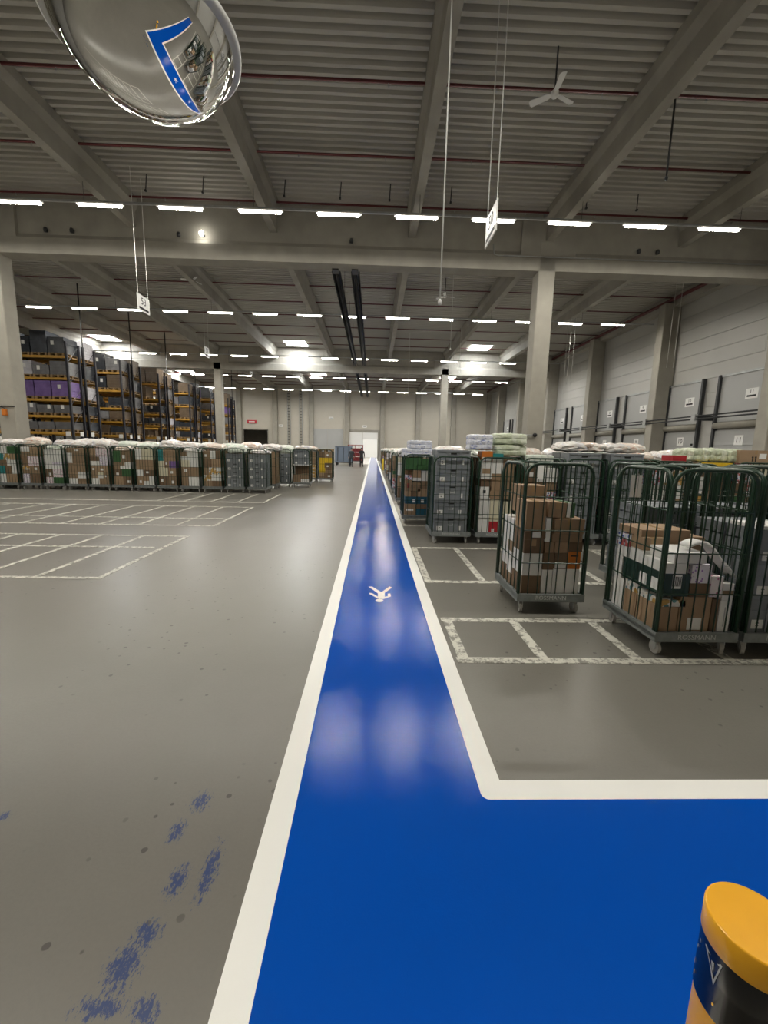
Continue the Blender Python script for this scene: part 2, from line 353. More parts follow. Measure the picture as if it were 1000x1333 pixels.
# walls made of horizontal sheet panels on a backing
def panel_wall(name, axis, pos, a0, a1, cuts, z0, z1, ph, m, sign, holes=()):
    """axis 'x': wall plane x=pos spanning y; axis 'y': wall plane y=pos spanning x"""
    bk = MB()
    th = 0.25*sign
    def add(mb, u0, u1, za, zb, d0, d1):
        p0, p1 = sorted((pos+d0, pos+d1))
        if axis == 'x': mb.quadbox(p0, p1, u0, u1, za, zb)
        else: mb.quadbox(u0, u1, p0, p1, za, zb)
    edges = [a0] + sorted([h for hh in holes for h in hh[:2]]) + [a1]
    for i in range(0, len(edges)-1):
        zb0 = z0
        for h in holes:
            if abs(edges[i]-h[0]) < 1e-6: zb0 = h[2]
        if zb0 < z1: add(bk, edges[i], edges[i+1], zb0, z1, 0.03*sign, th)
    wall = struct(name, bk, m)
    bounds = [a0] + list(cuts) + [a1]; cache = {}
    n = round((z1-z0)/ph)
    for u0, u1 in zip(bounds[:-1], bounds[1:]):
        for k in range(n):
            za, zb = z0+k*(z1-z0)/n, z0+(k+1)*(z1-z0)/n
            segs = [(u0, u1)]
            for h in holes:
                if za < h[2] - .05:
                    ns = []
                    for s0, s1 in segs:
                        if h[1] <= s0 or h[0] >= s1: ns.append((s0, s1)); continue
                        if h[0] > s0 + .05: ns.append((s0, h[0]))
                        if h[1] < s1 - .05: ns.append((h[1], s1))
                    segs = ns
            for s0, s1 in segs:
                key = (round(s1-s0, 3), round(zb-za, 3))
                if key not in cache:
                    mb = MB(); L_ = s1-s0; H_ = zb-za; g = .014
                    d0, d1 = sorted((0.0, 0.035*sign))
                    if axis == 'x': mb.quadbox(d0, d1, .004, L_-.004, g, H_-g)
                    else: mb.quadbox(.004, L_-.004, d0, d1, g, H_-g)
                    cache[key] = mb.mesh('wall_panel', m)
                link('wall_panel', cache[key], wall, (pos, s0, za) if axis == 'x' else (s0, pos, za))
    return wall
WCY = [15.95 + 7.25*k for k in range(-2, 6)]
panel_wall('wall_right', 'x', XR, YR, YB, [y for y in WCY if YR < y < YB], 0, ROOF, 0.68, M_WALLP, 1)
DOORX0, DOORX1, DOORZ = -3.35, 0.75, 4.0
panel_wall('wall_back', 'y', YB, XL, XR, [x for x in RAFX if XL < x < XR], 0, ROOF, 1.02, M_BACKP, 1, holes=[(-18.2, -14.7, 4.0), (-1.45, 0.62, 3.0)])
panel_wall('wall_left', 'x', XL, YR, YB, [10, 24, 38, 48], 0, ROOF, 2.04, M_WALLP, -1)
panel_wall('wall_rear', 'y', YR, XL, XR, [-24, -13.6, -6, -2.2, 3.2, 10], 0, ROOF, 1.7, M_BACKP, -1)
# room beyond the back door
bey = MB(); bey.quadbox(-9, 8, YB+21, YB+21.2, 0, 6).quadbox(-9.2, -9, YB+.3, YB+21, 0, 6).quadbox(8, 8.2, YB+.3, YB+21, 0, 6).quadbox(-9.2, 8.2, YB+.3, YB+21.2, 6, 6.2)
struct('wall_beyond', bey, M_WHITE)
alc = MB(); alc.quadbox(-20, -13, YB+6, YB+6.2, 0, 5).quadbox(-20.2, -20, YB+.26, YB+6.2, 0, 5).quadbox(-13, -12.8, YB+.26, YB+6.2, 0, 5).quadbox(-20.2, -12.8, YB+.26, YB+6.2, 5, 5.2)
struct('wall_store', alc, M_CONC)
for yy in (YB+6, YB+13):
    t = thing('ceiling_light_offscreen', 'long lit ceiling light in the bright room beyond the back doorway', 'light', (-.4, yy, 5.7), 'lights beyond the back doorway')
    link('housing', boxmesh('housing', -3, 3, -.12, .12, .06, .3, M_WHITE), t); link('tube', boxmesh('tube', -3, 3, -.1, .1, 0, .06, M_FAR), t)

# columns
def column(name, x, y, w_, d_, z1, m=M_CONC, nm=None):
    bm = bmesh.new(); bmesh.ops.create_cube(bm, size=1)
    for v in bm.verts: v.co = Vector((v.co.x*w_, v.co.y*d_, (v.co.z+.5)*z1))
    ed = [e for e in bm.edges if abs(e.verts[0].co.z-e.verts[1].co.z) > 1]
    bmesh.ops.bevel(bm, geom=ed, offset=.025, segments=1, affect='EDGES')
    me = bpy.data.meshes.new(name); bm.to_mesh(me); bm.free(); me.materials.append(m)
    o = link(name, me, None, (x, y, 0)); o['kind'] = 'structure'; return o
cols = {}
for x in COLX:
    for y in ROWY: cols[(x, y)] = column('concrete_column', x, y, .62, .6, 9.2)
for y in WCY: column('wall_column', XR-.46 if abs(y-15.95) > 1 else XR-.64, y, .9 if abs(y-15.95) > 1 else 1.26, .56, 9.7, M_CONC)
for x in RAFX:
    if XL < x < XR: column('wall_column', x, YB-.28, .62, .5, 9.6, M_CONC)
column('wall_column', -2.2, YR+.3, .6, .55, 9.6); column('wall_column', 3.2, YR+.3, .6, .55, 9.6)
# main transverse beams: recessed web above a lower flange
for y in list(ROWY) + [-3.0]:
    b = MB()
    XE = XR-.73
    b.quadbox(XL, XE, y-.17, y+.17, 8.80, ROOF-.02)
    b.prism([(y-.30, 8.24), (y+.30, 8.24), (y+.30, 8.76), (y+.17, 8.92), (y-.17, 8.92), (y-.30, 8.76)], XL, XE)
    for i in range(len(b.v)-12, len(b.v)): vx, vy, vz = b.v[i]; b.v[i] = (vz, vx, vy)
    for x in COLX:                                            # stiffened solid block over each column
        b.quadbox(x-1.0, x+1.0, y-.295, y+.295, 8.6, 9.9)
    struct('main_beam', b, M_CONC)
# rafters along the hall
for x in RAFX:
    if XL < x < XR-.5:
        b = MB(); b.prism([(x-.13, 9.25), (x+.13, 9.25), (x+.13, 9.75), (x+.23, 9.95), (x+.23, ROOF), (x-.23, ROOF), (x-.23, 9.95), (x-.13, 9.75)], YR, YB)
        b.v = [(vx, vz, vy) for vx, vy, vz in b.v]; b.f = [tuple(reversed(f)) for f in b.f]
        struct('roof_rafter', b, M_CONC)
b = MB().quadbox(XR-.45, XR-.02, YR, YB, 9.55, ROOF); struct('trim_1', b, M_CONC)      # edge beam on the dock wall
# ------------------------------------------------------------------ painted floor
def slab(name, pts, z, m, label):
    o = struct(name, MB().prism(pts, 0.0, z), m); o['label'] = label; return o
PX0, PX1, NY0, NY1 = -0.46, 0.69, 0.72, 1.89
slab('blue_walkway', [(PX0+.06, YB+20), (PX0+.06, NY0+.06), (8.9, NY0+.06), (8.9, NY1-.06), (PX1-.06, NY1-.06), (PX1-.06, YB+20)], .003, MATS['blue_paint'], 'glossy blue painted walkway running down the hall and turning right')
def rnd(cx_, cy_, r, a0, a1, n=6): return [(cx_+r*math.cos(a0+(a1-a0)*i/n), cy_+r*math.sin(a0+(a1-a0)*i/n)) for i in range(n+1)]
slab('white_edge_line', [(PX0, YB+20), (PX0, NY0), (9, NY0), (9, NY0+.12), (PX0+.12, NY0+.12), (PX0+.12, YB+20)], .0045, MATS['white_paint'], 'white line along the open floor side of the blue walkway')
slab('white_edge_line', [(PX1, YB+20), (PX1-.12, YB+20)] + rnd(PX1-.12+.04, NY1-.12+.04, .04, math.pi, 1.5*math.pi) + [(9, NY1-.12), (9, NY1), (PX1, NY1)], .0045, MATS['white_paint'], 'white line along the caged goods side of the blue walkway')
# walking-person pictogram, head towards the camera
def at_sym(px, py):   # picture of the sign measured on a 50 px crop
    x = px/1000*50+470; yv = py/1000*50+750
    d = (cam_right*((x-CX)/FPX) + cam_down*((yv-CY)/FPX) + cam_fwd); t = -CAM_H/d.z
    return (d.x*t, d.y*t)
sym = MB()
for pl in ([(195,280),(290,278),(530,425),(620,430),(620,455),(440,455),(420,440)], [(530,428),(745,275),(805,305),(620,440)], [(440,455),(620,455),(620,545),(590,605),(480,590),(440,560)],
           [(440,540),(300,455),(225,440),(215,470),(260,490),(430,585),(500,600)], [(600,548),(700,530),(695,462),(765,458),(780,535),(600,600)]):
    q = [at_sym(*p) for p in pl]
    ar = sum(q[i][0]*q[(i+1)%len(q)][1]-q[(i+1)%len(q)][0]*q[i][1] for i in range(len(q)))
    sym.prism(q if ar > 0 else q[::-1], 0.0, .0045)
sym.prism([at_sym(480+105*math.cos(a), 642+42*math.sin(a)) for a in [-2*math.pi*i/14 for i in range(14)]], 0.0, .0045)
o = struct('pedestrian_symbol', sym, MATS['white_paint']); o['label'] = 'white walking person symbol painted on the blue walkway'
def lines(segs, label, w_=.09, z=.003):
    for (x0, y0, x1, y1) in segs:
        if abs(x1-x0) > abs(y1-y0): r = (min(x0,x1), max(x0,x1), y0-w_/2, y0+w_/2); zz = z
        else: r = (x0-w_/2, x0+w_/2, min(y0,y1), max(y0,y1)); zz = z+.0008
        o = struct('bay_line', MB().quadbox(*r, 0, zz), MATS['worn_paint']); o['label'] = label
WL = 'worn white parking bay line on the grey floor'
lines([(.72,3.13,8,3.13),(.72,3.94,8,3.94)] + [(x,3.13,x,3.94) for x in (.78,1.45,2.25,3.05,3.85,4.65)], WL)
lines([(.72,5.15,8,5.15),(.72,7.0,8,7.0)] + [(x,5.15,x,7.0) for x in (.75,1.48,2.3,3.1,3.9,4.7)], WL)
lines([(.72,9.1,5,9.1),(.72,9.9,5,9.9),(.72,11.5,5,11.5),(.72,13.5,5,13.5),(.75,9.1,.75,13.5)], WL)
LW = .07
lines([(-12,5.13,-3.41,5.13),(-12,6.75,-3.6,6.75),(-12,7.64,-3.41,7.64)] + [(x,5.13,x,7.64) for x in (-3.45,-4.25,-5.0,-5.75,-6.5,-7.3,-8.1)], WL, LW)
lines([(-14,8.7,-3.34,8.7),(-14,9.6,-3.34,9.6),(-14,11.5,-3.34,11.5)] + [(x,8.7,x,11.55) for x in (-3.35,-4.15,-4.95,-5.75,-6.55,-7.4,-8.2,-9.0,-9.9)], WL, LW)
lines([(-14,12.5,-3.3,12.5)] + [(x,12.5,x,14.8) for x in (-3.3,-4.1,-4.9,-5.7,-6.5)], WL, LW)

# ------------------------------------------------------------------ ceiling services
# sprinkler pipes across the hall
y = 8.33
while y < YB:
    if abs(y-ROWY[1]) < .4: y += .45
    p = MB().tube([(XL+.2, y, 9.985), (XR-.5, y, 9.985)], .034, 8)
    t = tag(link('sprinkler_pipe', p.mesh('sprinkler_pipe', M_REDPIPE, True)), 'dark red sprinkler pipe running across under the roof sheets', 'pipe', 'sprinkler pipes under the roof')
    h = MB(); x = XL+1.5
    while x < XR-1:
        h.quadbox(x-.01, x+.01, y-.01, y+.01, 9.9, 9.96); h.quadbox(x-.02, x+.02, y-.02, y+.02, 9.89, 9.9); x += 2.48
    s_ = link('sprinkler_heads', h.mesh('sprinkler_heads', M_STEEL), t); s_['kind'] = 'stuff'
    y += 2.44
p = MB().tube([(XR-.62, YR+.3, 9.86), (XR-.62, YB-.3, 9.86)], .09, 10)
tag(link('main_pipe', p.mesh('main_pipe', M_REDPIPE, True)), 'thick dark red main pipe along the top of the dock wall', 'pipe')

# rows of linear lights on rails
house = boxmesh('housing', -.68, .68, -.06, .06, .05, .09, M_WHITE)
_tb = MB().quadbox(-.62, .62, -.04, .04, 0, .05); _tb.m = [0, 1, 1, 1, 1, 1]      # clear lens below, satin sides
tube = _tb.mesh('tube', [M_TUBE, M_TUBES])
ROWL = (3.8, 13.6, 23.3, 33.8, 43.0, 52.4)
LZ = 8.60
def in_frame(x, y, z):
    d = Vector((x, y, z-CAM_H)); f = d.dot(cam_fwd)
    return f > .05 and abs(d.dot(cam_right)/f*FPX) < 500 and abs(d.dot(cam_down)/f*FPX) < 666.5
for y in ROWL:
    r_ = thing('light_rail', 'thin grey trunking rail carrying a row of linear ceiling lights', 'light rail', (0, y, LZ), 'trunking rails of the ceiling lights')
    link('rail', boxmesh('rail', XL+1, XR-1.2, -.035, .035, .09, .14, M_STEEL), r_)
    for x in RAFX:
        if XL+1 < x < XR-1.2: link('hanger_wire', MB().tube([(x, 0, .13), (x, 0, 9.25-LZ)], .006, 4).mesh('hanger_wire', M_DARK), r_)
    k = -10
    while True:
        x = 1.20 + 2.345*k; k += 1
        if x > XR-2: break
        if x < XL+2: continue
        seen = in_frame(x-.68, y, LZ) or in_frame(x+.68, y, LZ)
        t = thing('linear_light' if seen else 'linear_light_offscreen', 'lit white linear light on a thin ceiling rail', 'light', (x, y, LZ), 'linear lights in rows under the roof')
        link('housing', house, t); link('tube', tube, t)
# square roof lights
pl = boxmesh('diffuser', -.85, .85, -.85, .85, -.035, .0, M_PANEL); fr = MB()
for a in ((-.92,.92,-.92,-.85),(-.92,.92,.85,.92),(-.92,-.85,-.85,.85),(.85,.92,-.85,.85)): fr.quadbox(*a, -.06, .0)
fr = fr.mesh('frame', M_WHITE)
for x, y in ((-6.5, 35.9), (8.7, 35.5), (-6.5, 50.3), (8.7, 50.3), (-22, 35.9), (-22, 50.6)):
    t = thing('roof_light', 'bright square light panel set against the roof sheets', 'light', (x, y, ROOF), 'square lights in the roof')
    link('frame', fr, t); link('diffuser', pl, t)
# dark radiant heater tubes
for ya, yb in ((16.75, 34.6), (37.9, 55.0)):
    for x in (-1.5, -.78):
        t = thing('radiant_heater', 'long black radiant heater tube hanging below the roof along the walkway', 'heater', (x, ya, 8.3), 'black radiant heater tubes')
        L_ = yb-ya
        link('tube', MB().tube([(0, 0, 0), (0, L_, 0)], .06, 8).mesh('tube', M_BLACK, True), t)
        sh = MB(); sh.prism([(-.17, -.03), (-.16, -.03), (-.08, .10), (.08, .10), (.16, -.03), (.17, -.03), (.09, .12), (-.09, .12)], 0, L_)
        sh.v = [(a, c, b_) for a, b_, c in sh.v]; sh.f = [tuple(reversed(f)) for f in sh.f]
        link('reflector', sh.mesh('reflector', M_DARK), t)
        link('burner_box', boxmesh('burner_box', -.12, .12, -.35, .05, -.1, .2, M_DARK), t)
        for q in range(5): link('hanger_chain', MB().tube([(0, .3+q*(L_-.6)/4, .1), (0, .3+q*(L_-.6)/4, ROOF-8.3)], .008, 4).mesh('hanger_chain', M_DARK), t)
# three-blade ceiling fans
def fan(x, y, z, rz, label):
    t = thing('ceiling_fan', label, 'fan', (x, y, z), None, rz)
    link('rod', MB().tube([(0,0,.05),(0,0,ROOF-z)], .018, 8).mesh('rod', M_DARK, True), t)
    link('hub', MB().lathe([(0,-.07),(.06,-.065),(.085,-.03),(.085,.03),(.05,.07),(0,.075)], 18).mesh('hub', M_WHITE, True), t)
    for a in range(3):
        bl = MB(); an = a*2*math.pi/3
        prof = [(.07,-.03),(.16,-.06),(.50,-.07),(.53,-.03),(.53,.04),(.50,.075),(.16,.06),(.07,.03)]
        n = len(prof); me = MB().prism(prof, -.006, .006)
        me.v = [(px*math.cos(an)-py*math.sin(an), px*math.sin(an)+py*math.cos(an), pz + py*.25) for px,py,pz in me.v]
        link('blade', me.mesh('blade', M_WHITE), t)
fan(3.78, 10.0, 9.32, math.radians(25), 'white three blade ceiling fan near the roof rafter above the caged goods')
fan(-8.6, 21.0, 9.35, 1.2, 'white ceiling fan beyond the main beam above the left hand cage row')
fan(3.5, 22.0, 9.35, .3, 'white ceiling fan beyond the main beam between rafters and heater tubes')
# short dark hangers under the sheets
for x in (-9.2, -7.4, -5.6, -3.0, -1.2, .4, 2.4, 3.9, 6.9, 8.6):
    m_ = MB().tube([(0,0,0),(.03,.05,ROOF-9.72)], .018, 6); m_.quadbox(-.03,.03,-.03,.03,-.05,.0)
    tag(link('ceiling_hanger', m_.mesh('ceiling_hanger', M_DARK), None, (x, 14.75, 9.72)), 'short dark rod hanging from the roof sheets before the main beam', 'hanger', 'short rods under the roof sheets')
# hanging ropes
def rope(x, y, z0, z1, label, m=M_ROPE, r=.012, knob=True, group=None):
    t = thing('hanging_rope', label, 'rope', (x, y, z0), group)
    link('cord', MB().tube([(0,0,0),(0,0,z1-z0)], r, 6).mesh('cord', m, True), t)
    if knob: link('knob', MB().lathe([(0,-.07),(.03,-.06),(.035,-.02),(.02,.02),(0,.03)], 10).mesh('knob', m, True), t)
rope(1.08, 7.3, 4.17, ROOF, 'long white rope hanging from the roof over the walkway edge')
rope(6.36, 9.9, 7.75, 9.26, 'dark rope with white end hanging from the right hand rafter', M_DARK, .022)
rope(3.62, 20.5, 6.5, ROOF, 'white rope hanging beyond the main beam by the fan')
rope(6.0, 30.0, 7.2, ROOF, 'short white rope with knob hanging by the far square roof light')
rope(2.6, 32, 5.8, ROOF, 'thin white rope hanging in the far bay of the roof')
for x, y in ((13.2, 19.0), (13.5, 19.0), (14.3, 15.4), (11.2, 24.5), (11.45, 24.5), (12.6, 28)):
    rope(x, y, 5.6, ROOF, 'thin pale rope hanging before the dock wall', M_ROPE, .008, False, 'ropes before the dock wall')
# hanging number signs, faces turned to the side aisles
def hang_sign(x, y, z, L_, H_, text, label, face):
    t = thing('hanging_sign', label, 'sign', (x, y, z))
    link('board', boxmesh('board', -.012, .012, -L_/2, L_/2, 0, H_, M_WHITE), t)
    rot = (math.pi/2, 0, -math.pi/2 if face < 0 else math.pi/2)
    tx = textmesh(text, H_*.62, M_INK)
    link('lettering', tx, t, (face*.0135, 0, H_*.62), rot)
    link('text_bar', boxmesh('text_bar', face*.0145-.001, face*.0145+.001, -L_*.40, L_*.40, H_*.10, H_*.24, M_INK), t)
    for yy in (-L_*.42, L_*.42): link('wire', MB().tube([(0, yy, H_), (0, yy, ROOF-z)], .009, 5).mesh('wire', M_ROPE), t)
hang_sign(2.14, 8.35, 5.62, .72, .52, '50', 'white hanging sign reading 50 above the caged goods', -1)
hang_sign(-7.7, 14.75, 6.02, .72, .50, '53', 'white hanging sign reading 53 before the pallet racks', 1)
hang_sign(-10.9, 28.3, 7.35, .72, .62, '55', 'small white hanging sign near the far left column', 1)
hang_sign(-11.0, 38.5, 8.0, .72, .6, '56', 'tiny white hanging sign past the far left column', 1)
# small lamp and sensors on the main beam
t = thing('spot_lamp', 'small round lit lamp on the front of the main beam', 'lamp', (-6.15, 15.93, 9.05))
link('bulb', MB().lathe([(0,-.08),(.05,-.07),(.08,-.03),(.08,.03),(.05,.07),(0,.08)], 14).mesh('bulb', M_SPOT, True), t)
link('holder', boxmesh('holder', -.04, .04, .05, .22, -.04, .04, M_DARK), t)
for x in (-11.6, -10.7, -7.0, -.9, 9.6, 10.3):
    t = thing('beam_sensor', 'small dark sensor fixed on the front of the main beam', 'sensor', (x, 16.05, 9.05), 'sensors on the main beam')
    link('body', MB().lathe([(0,-.09),(.06,-.08),(.07,.0),(.05,.06),(0,.07)], 10).mesh('body', M_DARK, True), t); link('bracket', boxmesh('bracket', -.03, .03, 0, .1, -.02, .02, M_STEEL), t)
# cable pipe on the main beam, over the right-hand column
p = MB().tube([(4.2, 15.93, 9.05), (4.25, 15.93, 8.72), (4.4, 15.93, 8.68), (XR-.95, 15.93, 8.68)], .022, 6)
tag(link('conduit', p.mesh('conduit', M_STEEL, True)), 'thin grey conduit along the main beam past the right hand column', 'conduit')

# ------------------------------------------------------------------ column fittings
t = thing('alarm_box', 'orange alarm box on the left concrete column', 'alarm box', (-13.62, 15.93, 2.62))
link('box', bevel_box('box', .14, .1, .24, .015, M_ORANGE), t); link('cable', MB().tube([(-.3, 0.045, .36), (-.1, .045, .30), (0, .045, .24)], .015, 6).mesh('cable', M_DARK), t)
link('clamp_band', MB().tube([(-.31,.05,.34),(.35,.05,.34)], .02, 6).mesh('clamp_band', M_DARK), t)
t = thing('column_valve', 'small dark valve sticking out of the right concrete column', 'valve', (6.12, 15.98, 2.35))
link('stem', MB().tube([(-.45,-.03,0),(.1,-.03,0)], .02, 6).mesh('stem', M_STEEL), t); link('handle', MB().lathe([(0,-.06),(.07,-.05),(.08,0),(.07,.05),(0,.06)], 12).mesh('handle', M_BLACK, True), t, (.1,-.06,0), (1.57,0,0))

# ------------------------------------------------------------------ dock wall
dno = 0; PXW = XR
for wy in WCY:
    if wy < 10 or wy > 50: continue
    for i, (a, b_) in enumerate(((1.0, 3.6), (4.72, 6.95))):
        dno += 1; y0, y1 = wy+a, wy+b_; W_ = y1-y0
        t = link('door_%d' % dno, None, None, (PXW-.02, (y0+y1)/2, 0)); t['kind'] = 'structure'
        h = W_/2
        link('upper_panel', boxmesh('upper_panel', -.05, .0, -h, h, 3.3, 5.35, M_DOORP), t)
        for k in range(4): link('door_section', boxmesh('door_section', -.06, .0, -h, h, .05+.715*k, .05+.715*k+.70, M_DOORP), t)
        link('dock_cushion', MB().tube([(-.12, -h, 3.12), (-.12, h, 3.12)], .15, 12).mesh('dock_cushion', M_CONC, True), t)
        for s_ in (-1, 1): link('track', boxmesh('track', -.16, -.0, s_*(h+.06)-.06, s_*(h+.06)+.06, 0, 5.45, M_DARK), t)
        link('header', boxmesh('header', -.10, 0, -h, h, 5.35, 5.45, M_STEEL), t)
        link('handle', boxmesh('handle', -.11, -.06, -h+.18, -h+.28, 2.2, 2.3, M_BLACK), t)
        pq = thing('door_number', 'white plate reading 11 low on a dock door' if dno == 1 else 'white number plate low on a dock door', 'sign', (PXW-.085, (y0+y1)/2-.05, 2.42), None if dno == 1 else 'number plates on the dock doors')
        link('plate', boxmesh('plate', 0, .01, -.22, .22, -.22, .22, M_PAPER), pq)
        link('lettering', textmesh(str(12-dno) if dno < 11 else '1', .34, M_INK), pq, (-.003, 0, 0), (math.pi/2, 0, -math.pi/2))
        pq = thing('dock_sign', 'small white sign with black print on the panel above a dock door', 'sign', (PXW-.075, (y0+y1)/2 - .35, 4.42), 'signs above the dock doors')
        link('plate', boxmesh('plate', 0, .012, -.30, .30, -.22, .22, M_PAPER), pq)
        link('print_bar', boxmesh('print_bar', -.003, 0, -.22, .22, -.14, -.06, M_INK), pq)
        link('print_mark', textmesh(str(12-dno), .22, M_INK), pq, (-.003, 0, .07), (math.pi/2, 0, -math.pi/2))
rl = thing('wall_rail', 'long dark rail with brackets running along the dock doors', 'rail', (XR-.95, 0, 3.5))
for dz in (-.07, .07): link('bar', MB().tube([(0, 8, dz), (0, 57, dz)], .035, 6).mesh('bar', M_DARK, True), rl)
k = 9.0
while k < 57:
    link('bracket', boxmesh('bracket', -.03, .95, k-.04, k+.04, -.12, .12, M_DARK), rl); link('clamp', boxmesh('clamp', -.07, .07, k-.12, k+.12, -.14, .16, M_STEEL), rl); k += 3.62
# ------------------------------------------------------------------ back wall
d = link('door_20', None, None, (-1.3, YB-.05, 0)); d['kind'] = 'structure'
link('door_frame', MB().quadbox(-2.35,-2.05,-.12,.1,0,4.3).quadbox(1.95,2.2,-.12,.1,0,4.3).quadbox(-2.05,1.95,-.12,.1,3.95,4.3).mesh('door_frame', M_CONC), d)
MWD = M_WHITE
link('door_leaf', boxmesh('door_leaf', -2.05, -.2, -.06, .0, .02, 3.9, MWD), d)
link('door_leaf', boxmesh('door_leaf', -.15, 1.95, -.06, .0, 3.02, 3.9, MWD), d)
for x0 in (-14.3,):
    d = link('door_21', None, None, (-16.45, YB-.02, 0)); d['kind'] = 'structure'
    link('frame', MB().quadbox(-1.79,-1.70,-.1,.28,0,4.12).quadbox(1.70,1.80,-.1,.28,0,4.12).quadbox(-1.7,1.7,-.1,.28,3.95,4.12).mesh('frame', M_CONC), d)
d = link('door_22', None, None, (-6.4, YB-.02, 0)); d['kind'] = 'structure'
link('door_leaf', boxmesh('door_leaf', -2.2, 0, -.05, 0, 0.02, 4.3, M_DOORP), d); link('door_leaf', boxmesh('door_leaf', .03, 2.2, -.05, 0, 0.02, 4.3, M_DOORP), d)
t = thing('exit_sign', 'red sign on the pale back wall above a dark doorway', 'sign', (-16.9, YB-.12, 5.05)); link('plate', boxmesh('plate', -.65, .65, 0, .08, -.22, .22, M_REDSIGN), t); link('print_bar', boxmesh('print_bar', -.4, .4, -.004, 0, -.06, .06, M_PAPER), t)
for x, z in ((-12.9, 4.6), (-1.2, 4.75), (-5.9, 5.8)):
    t = thing('wall_plate', 'small white plate on the pale back wall', 'sign', (x, YB-.10, z), 'white plates on the back wall'); link('plate', boxmesh('plate', -.3, .3, 0, .06, -.16, .16, M_PAPER), t); link('print_bar', boxmesh('print_bar', -.2, .2, -.004, 0, -.03, .03, M_INK), t)
for x in (-11.75, -10.1):
    t = thing('cable_ladder', 'tall metal cable ladder fixed upright on the back wall', 'cable ladder', (x, YB-.2, 0), 'cable ladders on the back wall')
    for s_ in (-1, 1): link('side_rail', boxmesh('side_rail', s_*.18-.03, s_*.18+.03, 0, .195, 0, 9.6, M_STEEL), t)
    for k in range(24): link('rung', boxmesh('rung', -.15, .15, .02, .08, .3+k*.39, .36+k*.39, M_DARK), t)

# ------------------------------------------------------------------ convex mirror
MR, MD = 0.511, 0.358
MXC, MYC, MZC = -1.408, 2.926, 4.12
t = thing('convex_mirror', 'large round convex mirror dome hanging above the walkway corner', 'mirror', (MXC, MYC, MZC))
sphR = (MR*MR+MD*MD)/(2*MD); prof = []
amax = math.asin(MR/sphR)
for i in range(61):
    a = amax*(1-i/60); prof.append((max(sphR*math.sin(a), 1e-5), -(sphR*math.cos(a)-(sphR-MD))))
link('dome', MB().lathe(prof, 128).mesh('dome', M_MIRROR, True), t)
link('rim', MB().lathe([(MR-.012,-.014),(MR+.016,-.016),(MR+.030,-.004),(MR+.030,.03),(MR,.036),(MR-.03,.03)], 96).mesh('rim', M_RIM, True), t)
link('back_plate', MB().lathe([(0,.026),(MR-.01,.026),(MR-.01,.02),(0,.02)], 64).mesh('back_plate', M_RIM), t)
for a in (.5, 2.6, 4.7): link('suspension_wire', MB().tube([(.4*math.cos(a), .4*math.sin(a), .02), (0, 0, 1.0)], .004, 5).mesh('suspension_wire', M_STEEL), t)
link('suspension_wire', MB().tube([(0,0,1.0),(0,0,ROOF-MZC)], .006, 5).mesh('suspension_wire', M_STEEL), t)

# ------------------------------------------------------------------ bollard
BH = .80; BX, BY, BR = .765, .652, .0802
t = thing('bollard', 'yellow steel bollard with black warning band beside the blue walkway', 'bollard', (BX, BY, 0))
link('post', MB().lathe([(BR-.004,0),(BR-.004,BH-.012)], 48).mesh('post', M_BOLL, True), t)
link('cap', MB().lathe([(BR-.003,BH-.06),(BR,BH-.055),(BR,BH-.004),(BR-.002,BH-.001)], 64).lathe([(BR-.002,BH-.001),(BR-.004,BH),(0.0001,BH)][1:], 64).lathe([(BR-.002,BH-.001),(BR-.004,BH)], 64).mesh('cap', M_BOLL, True), t)
bd = link('warning_band', MB().lathe([(BR-.0035,BH-.20),(BR-.002,BH-.20),(BR-.002,BH-.058)], 64).mesh('warning_band', M_BAND, True), t)
# outlined triangle emblem and flecks wrapped on the band
def wrap(pts, m, name):
    mb = MB(); r = BR-.0012
    mb.poly([(r*math.cos(a), r*math.sin(a), z) for a, z in pts]); link(name, mb.mesh(name, m), bd)
ca = math.radians(188)
def tri(s, o=0): return [(ca-.32*s, BH-.075-o), (ca+.16*s, BH-.078-o), (ca+.10*s, BH-.078-.058*s-o)]
M_GREY = mat('grey_print', (0.42, 0.43, 0.44), 0.4)
T1 = [(ca-.36, BH-.072), (ca+.14, BH-.070), (ca+.02, BH-.128)]; T2 = [(ca-.25, BH-.078), (ca+.09, BH-.077), (ca+.01, BH-.115)]
for i in range(3):
    j = (i+1) % 3; wrap([T1[i], T1[j], T2[j], T2[i]], M_GREY, 'triangle_edge')
wrap([(ca-.12, BH-.084), (ca-.04, BH-.083), (ca-.02, BH-.104), (ca-.07, BH-.100)], M_GREY, 'emblem_mark')
for a, z, s in ((ca-.62, BH-.085, .008), (ca-.72, BH-.108, .007), (ca-.80, BH-.15, .012), (ca-.7, BH-.17, .010), (ca+.05, BH-.165, .006)):
    wrap([(a, z), (a+.05, z), (a+.05, z-s), (a, z-s)], M_BOLL if z < BH-.14 else M_GREY, 'scratch')

